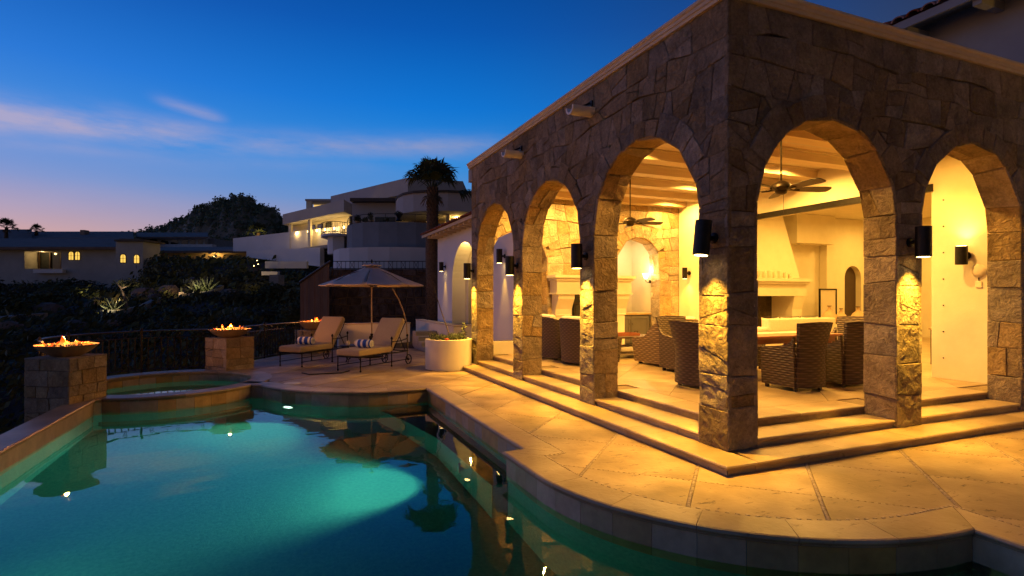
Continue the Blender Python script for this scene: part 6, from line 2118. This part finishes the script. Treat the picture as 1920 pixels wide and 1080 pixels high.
# lit lower terrace
zl = zpx(402, 52)
plan([(530, 52.0), (645, 44.0)], zl - .95, zl, 9).build('terrace_roof', 'grey_stucco', mo)
plan([(545, 53.5), (655, 46.5)], zl - 3.4, zl - .96, .3).build('terrace_back_wall', 'plaster', mo)
for u, d in ((541, 51.8), (577, 49.0)):
    plan([(u, d), (u + 5, d - .3)], zl - 3.4, zl - .96, .4).build('terrace_column', 'plaster', mo)
for (u0, d0, u1, d1) in ((583, 50.9, 592, 50.3), (597, 50.0, 606, 49.4), (612, 49.0, 622, 48.4)):
    seg_wall(u0, d0, u1, d1, zl - 3.3, zl - 1.2, zl - 3.3, zl - 1.2, -.1).build('terrace_window', 'glass', mo)
seg_wall(553, 52.9, 572, 51.6, zl - 3.3, zl - 1.9, zl - 3.3, zl - 1.9, -.1).build('terrace_window', 'room_glow', mo)
plan([(530, 51.6), (650, 43.6)], zl - 3.7, zl - 3.42, 8).build('terrace_floor', 'concrete', mo)
for k, (u, d) in enumerate(((578, 49.6), (594, 48.8), (609, 48.0), (627, 47.2), (645, 46.4), (556, 51.0))):
    c = thing('terrace_lamp', 'warm wall lamp along the lit terrace of the modern house', 'lamp', tuple(cw((u - CX) / FPX * d, d, zl - 1.9)), group='lamps of the modern house terrace')
    MB().lathe([(.05, -.1), (.08, 0), (.05, .1)], n=8).build('shade', 'sconce_glow', c)
    lamp('terrace_light', 'POINT', tuple(-VD * .25), 24, (1, .62, .18), c, shadow_soft_size=.08)
# grey middle block with dark roof edge
face_box(660, 745, 376, 470, 40, 46).build('middle_block', 'grey_stucco', mo)
face_box(656, 748, 371, 377, 39.2, 46).build('middle_roof', 'roof_edge', mo)
face_box(703, 741, 407, 420, 39.9, 40.1).build('window', 'glass', mo)
# curved parapet over the lit loggia
cv = [(742, 39.0), (746, 37.6), (756, 36.6), (775, 35.9), (800, 35.6), (840, 35.6), (900, 36.2)]
plan(cv, zpx(397, 36), zpx(363, 36), 6).build('curved_parapet', 'grey_stucco', mo)
plan([(u - 1, d - .15) for u, d in cv], zpx(363, 36) + .003, zpx(359, 36), 6).build('parapet_cap', 'roof_edge', mo)
plan([(748, 40.5), (905, 41)], zpx(420, 38), zpx(397, 36) - .003, .4).build('loggia_back_wall', 'plaster', mo)
plan([(836, 37.2), (843, 37.2)], zpx(428, 37), zpx(397, 36) - .003, .5).build('loggia_column', 'plaster', mo)
for (u0, u1) in ((776, 798), (812, 834)): face_box(u0, u1, 402, 428, 40.3, 40.38).build('loggia_door', 'dark_wood', mo)
ll = thing('loggia_lamp', 'warm ceiling lamp of the loggia behind the palm', 'lamp', tuple(Pd(858, 398, 38.5) + Vector((0, 0, -.1))))
MB().lathe([(.12, .05), (.12, 0), (.08, -.04)], n=12).build('shade', 'sconce_glow', ll)
lamp('loggia_light', 'POINT', (0, 0, -.3), 240, (1, .58, .14), ll, shadow_soft_size=.1)
vu = thing('terrace_urn', 'dark planter urn on the terrace of the modern house', 'urn', tuple(Pd(748, 415, 34.5)))
MB().lathe([(.12, 0), (.2, .05), (.1, .2), (.22, .4), (.2, .45)], n=12).build('body', 'iron', vu, True)
leafy(120, .3, .3, .08, 3).build('foliage', 'shrub_leaf', vu, recalc=False).location = (0, 0, .4)
# slate terrace wall and white drum below it
cs = [(650, 36.5), (652, 35.0), (660, 34.0), (680, 33.3), (710, 33.0), (745, 33.0), (780, 33.2), (830, 34)]
plan(cs, zpx(466, 33), zpx(416, 33), 5).build('slate_terrace_wall', 'slate_block', mo)
cd = [(625, 34.5), (627, 33.4), (636, 32.4), (655, 31.7), (690, 31.3), (730, 31.2), (770, 31.4), (835, 32)]
plan(cd, zpx(505, 31.2), zpx(463, 31.2), 4).build('white_drum', 'white_stucco', mo)
# small round balcony
bx_ = [(602, 37.2), (603, 36.4), (609, 35.9), (620, 35.6), (634, 35.7), (650, 36.2)]
plan(bx_, zpx(441, 35.6), zpx(437, 35.6), 3).build('round_balcony', 'white_stucco', mo)
plan([(614, 37.0), (616, 36.5), (624, 36.2), (645, 36.4)], zpx(475, 36), zpx(441, 35.6) - .003, 3).build('balcony_drum', 'white_stucco', mo)
bl = MB()
pts = [cw((u - CX) / FPX * d, d, 0) for u, d in bx_]
for zz in (zpx(437, 35.6) + .75, zpx(437, 35.6) + .1): bl.tube([(p.x, p.y, zz) for p in pts], .025, 5)
for sgm in resample([(p.x, p.y) for p in pts], .17): bl.tube([(sgm[0].x, sgm[0].y, zpx(437, 35.6)), (sgm[0].x, sgm[0].y, zpx(437, 35.6) + .75)], .012, 4)
bl.build('balcony_railing', 'iron', mo)

for (u, d, sc_k) in ((668, 33.9, .8), (683, 33.6, .6), (694, 33.5, .9), (722, 33.4, .5)):
    pt_ = thing('terrace_plant', 'small potted plant on the slate terrace of the modern house', 'plant', tuple(cw((u - CX) / FPX * d, d + .3, zpx(416, 33))), group='plants on the slate terrace')
    MB().lathe([(.12 * sc_k, 0), (.18 * sc_k, .25 * sc_k), (.16 * sc_k, .25 * sc_k)], n=12).build('pot', 'clay', pt_)
    leafy(140, .38 * sc_k, .5 * sc_k, .09, int(u)).build('foliage', 'shrub_leaf', pt_, recalc=False).location = (0, 0, .3 * sc_k)
tr_ = MB()
tpts = [cw((u - CX) / FPX * d, d + .12, 0) for u, d in cs]
for zq in (zpx(416, 33) + .5, zpx(416, 33) + .06): tr_.tube([(p.x, p.y, zq) for p in tpts], .018, 5)
for sgm in resample([(p.x, p.y) for p in tpts], .9): tr_.tube([(sgm[0].x, sgm[0].y, zpx(416, 33)), (sgm[0].x, sgm[0].y, zpx(416, 33) + .5)], .016, 5)
tr_.build('terrace_railing', 'iron', mo)
# ---- retaining wall, its railing and the plank fence
rw_ = house('stone_retaining_wall', 'dark rubble retaining wall behind the umbrella', 715, 25.5); rw_['category'] = 'wall'
DW = 25.5
x0, x1 = (612 - CX) / FPX * DW, (850 - CX) / FPX * DW
zz0, zz1 = -.4, zpx(504, DW)
core = MB(); vs = [cw(x, d, z_) for z_ in (zz0, zz1 - .01) for (x, d) in ((x0, DW + .02), (x1, DW + .02), (x1, DW + 2.5), (x0, DW + 2.5))]
core.add(vs, [[3, 2, 1, 0], [4, 5, 6, 7], [0, 1, 5, 4], [1, 2, 6, 5], [2, 3, 7, 6], [3, 0, 4, 7]]).build('core', 'mortar', rw_)
rr = random.Random(9)
offv = Vector(rw_['rel'])
for p in rubble_cells(x1 - x0, zz1 - zz0, .48, .42, rr, .08, .3):
    stone_obj('stone', p, lambda u, v, o: cw(x0 + u, DW + .03 - o, zz0 + v), .05 + rr.uniform(-.02, .03), rr, 'rubble', rw_, gap=.012, bev=.03, rough=.02)
ra = house('garden_railing', 'low dark iron railing with crossed bars on the retaining wall', 715, 26.2); ra['category'] = 'railing'
ya = DW + .25
za, zb_ = zz1, zz1 + .36
xa, xb = (624 - CX) / FPX * ya, (800 - CX) / FPX * ya
for zq in (za + .03, zb_): MB().tube([cw(xa, ya, zq), cw(xb, ya, zq)], .018, 6).build('rail', 'iron', ra)
nn = 22
for k in range(nn + 1):
    xk = xa + (xb - xa) * k / nn
    MB().tube([cw(xk, ya, za), cw(xk, ya, zb_)], .011, 5).build('picket', 'iron', ra)
    if k < nn and k % 3 == 1:
        xn = xa + (xb - xa) * (k + 1) / nn
        MB().tube([cw(xk, ya, za + .03), cw(xn, ya, zb_)], .008, 4).tube([cw(xn, ya, za + .03), cw(xk, ya, zb_)], .008, 4).build('cross_bar', 'iron', ra)
fe = house('plank_fence', 'weathered brown plank fence with a sloping top', 590, 24.5); fe['category'] = 'fence'
for k in range(15):
    u0 = 563 + k * 3.6
    t = k / 14
    dk_ = 25.2 - 1.0 * t
    xL, xR = (u0 - CX) / FPX * dk_, (u0 + 3.45 - CX) / FPX * dk_
    zt_ = zpx(531 - 39 * t, dk_)
    v8 = [cw(x, d, z_) for z_ in (-.6, zt_) for (x, d) in ((xL, dk_), (xR, dk_), (xR, dk_ + .06), (xL, dk_ + .06))]
    MB().add(v8, [[3, 2, 1, 0], [4, 5, 6, 7], [0, 1, 5, 4], [1, 2, 6, 5], [2, 3, 7, 6], [3, 0, 4, 7]]).build('plank', 'fence_plank', fe)
MB().tube([Pd(562, 529, 25.15), Pd(620, 489.5, 24.1)], .05, 6).build('top_rail', 'dark_wood', fe)
bank = tag(MB().add([cw(x, d, z_) for (x, d, z_) in ((-9.8, 24.0, -.9), (0, 24.0, -.6), (0, 27, .2), (-9.8, 27, .0))], [[0, 1, 2, 3]]).build('terrace_bank', 'soil', None, recalc=False), kind='structure')

# ================================================================== palms
def fan_leaf(mb, base, dirv, pet, size, g, droop=.35, nseg=20, spread=1.35):
    dirv = dirv.normalized()
    tip = base + dirv * pet + Vector((0, 0, -droop * pet * .25))
    mb.tube([base, base.lerp(tip, .5) + Vector((0, 0, .03)), tip], [.022, .016, .010], 5)
    side = dirv.cross(Vector((0, 0, 1)))
    if side.length < .05: side = Vector((1, 0, 0))
    side.normalize()
    nrm = side.cross(dirv).normalized()
    for i in range(nseg):
        a = -spread + 2 * spread * i / (nseg - 1)
        L = size * (1 - .28 * abs(a) / spread) * g.uniform(.9, 1.06)
        d = (dirv * math.cos(a) + side * math.sin(a)).normalized()
        fold = nrm * (.05 * (1 if i % 2 else -1))
        wv = d.cross(nrm).normalized() * size * .045
        m1 = tip + d * L * .55 + fold * .6 + Vector((0, 0, -droop * L * .12))
        e = tip + d * L * .95 + Vector((0, 0, -droop * L * g.uniform(.35, .75)))
        mb.add([tip, m1 - wv, e, m1 + wv], [[0, 1, 2, 3]])
def palm(loc, h, r0, label, n, size, seed, skirt=14, up=True):
    g = random.Random(seed)
    t = thing('fan_palm', label, 'palm tree', loc)
    ps = [(.04 * math.sin(k * .5), .03 * math.cos(k * .4), h * k / 16) for k in range(17)]
    rs = [r0 * (1.15 - .35 * k / 16) for k in range(17)]
    MB().tube(ps, rs, 16).build('trunk', 'trunk', t, True)
    # old leaf bases in a criss-cross
    boots = MB()
    rows = int(h / .11)
    for k in range(rows):
        zk = .1 + k * (h - .1) / rows
        rad = r0 * (1.15 - .35 * zk / h)
        for j in range(9):
            a = 2 * PI * (j + .5 * (k % 2)) / 9 + g.uniform(-.1, .1)
            o = Vector((math.cos(a), math.sin(a), 0)); s = Vector((-math.sin(a), math.cos(a), 0))
            c = o * rad * .93 + Vector((0, 0, zk))
            boots.add([c - s * .05, c + s * .05, c + o * .05 + Vector((0, 0, .10)) + s * .02, c + o * .05 + Vector((0, 0, .10)) - s * .02, c + Vector((0, 0, .09)) - s * .03, c + Vector((0, 0, .09)) + s * .03], [[0, 1, 2, 3], [0, 3, 4], [1, 5, 2], [3, 2, 5, 4]])
    bo = boots.build('leaf_bases', 'trunk', t, recalc=False); bo['kind'] = 'stuff'
    for k in range(n):
        a = k * 2.399 + g.uniform(-.2, .2)
        el = R(86) - (k / n) * R(44 if up else 74)
        d = Vector((math.cos(a) * math.cos(el), math.sin(a) * math.cos(el), math.sin(el)))
        m = MB()
        fan_leaf(m, Vector((.05 * math.cos(a), .05 * math.sin(a), h - .1)), d, size * g.uniform(.55, .85), size * g.uniform(.8, 1.0), g, droop=.45 + .75 * (k / n))
        m.build('frond', 'frond', t, recalc=False)
    for k in range(skirt):
        a = k * 2.399
        d = Vector((math.cos(a) * .55, math.sin(a) * .55, -.8))
        m = MB(); fan_leaf(m, Vector((.1 * math.cos(a), .1 * math.sin(a), h - .15)), d, .18 * size, size * .5, g, droop=.3, nseg=10)
        m.build('frond', 'dry_frond', t, recalc=False)
    return t
MB.build = build_rel
pm = palm((1.42, 17.45, .1), 6.0, .26, 'tall fan palm beside the white house wing', 19, 1.12, 4, 6)
m = MB(); gg = random.Random(3)
fan_leaf(m, Vector((0, 0, 5.8)), Vector((.85, -.35, .30)), 1.1, 1.0, gg, droop=1.1)
m.build('frond', 'frond', pm, recalc=False)
for (u, v, d, h, s, lab) in ((12, 426, 74, 3.2, 1.2, 'far palm standing on the roofline beside the hip-roofed villa'), (68, 432, 82, 2.6, .9, 'small far palm above the hip-roofed villa'), (484, 436, 62, 2.4, 1.1, 'floodlit far palm above the long white wall')):
    z_ = zpx(v, d)
    palm(tuple(cw((u - CX) / FPX * d, d, z_ - h)), h, .2, lab, 14, s, int(u) + 2, 4, False)
fl2 = thing('garden_spotlight', 'spotlight lighting the far palm above the long white wall', 'spotlight', tuple(Pd(484, 446, 61.0)))
MB().lathe([(.05, 0), (.08, .12), (.06, .12)], n=10).build('housing', 'iron', fl2)
lamp('garden_light', 'POINT', (0, 0, .35), 60, (1, .6, .2), fl2, shadow_soft_size=.1)
# ice-white street lights far off
for (u, v, d) in ((476, 499, 40), (482, 489, 41), (484, 496, 41)):
    s = thing('path_light', 'tiny path light glimmering on the dark slope', 'path light', tuple(Pd(u, v, d)), group='path lights on the slope')
    MB().lathe([(.03, -.5), (.03, 0)], n=6).build('post', 'iron', s)
    MB().lathe([(.02, 0), (.03, .03), (.01, .05)], n=8).build('globe', 'sconce_glow', s)

for (u, d, lab, e, c_) in ((180, 35, 'garden spotlight glowing orange under a bush below the stucco villa', 50, (1, .5, .2)), (313, 38.5, 'garden spotlight shining on the boulders near the upper kerb', 50, (1, .6, .25)), (150, 39, 'garden spotlight under the shrubs below the twin windows', 40, (1, .7, .3)), (455, 38, 'garden spotlight among the shrubs below the white walls', 45, (1, .65, .25))):
    f = thing('garden_spotlight', lab, 'spotlight', tuple(onland(u, d, .45)))
    MB().lathe([(.05, -.45), (.05, 0), (.07, .10), (.06, .10), (.04, .03)], n=12).build('housing', 'iron', f)
    MB().lathe([(.055, .085), (.055, .09)], n=12).build('lens', 'sconce_glow', f)
    lamp('garden_light', 'SPOT', (0, 0, .2), e * 1.6, c_, f, aim=(VD.x, VD.y, .35), spot_size=R(110), spot_blend=.7, shadow_soft_size=.05)
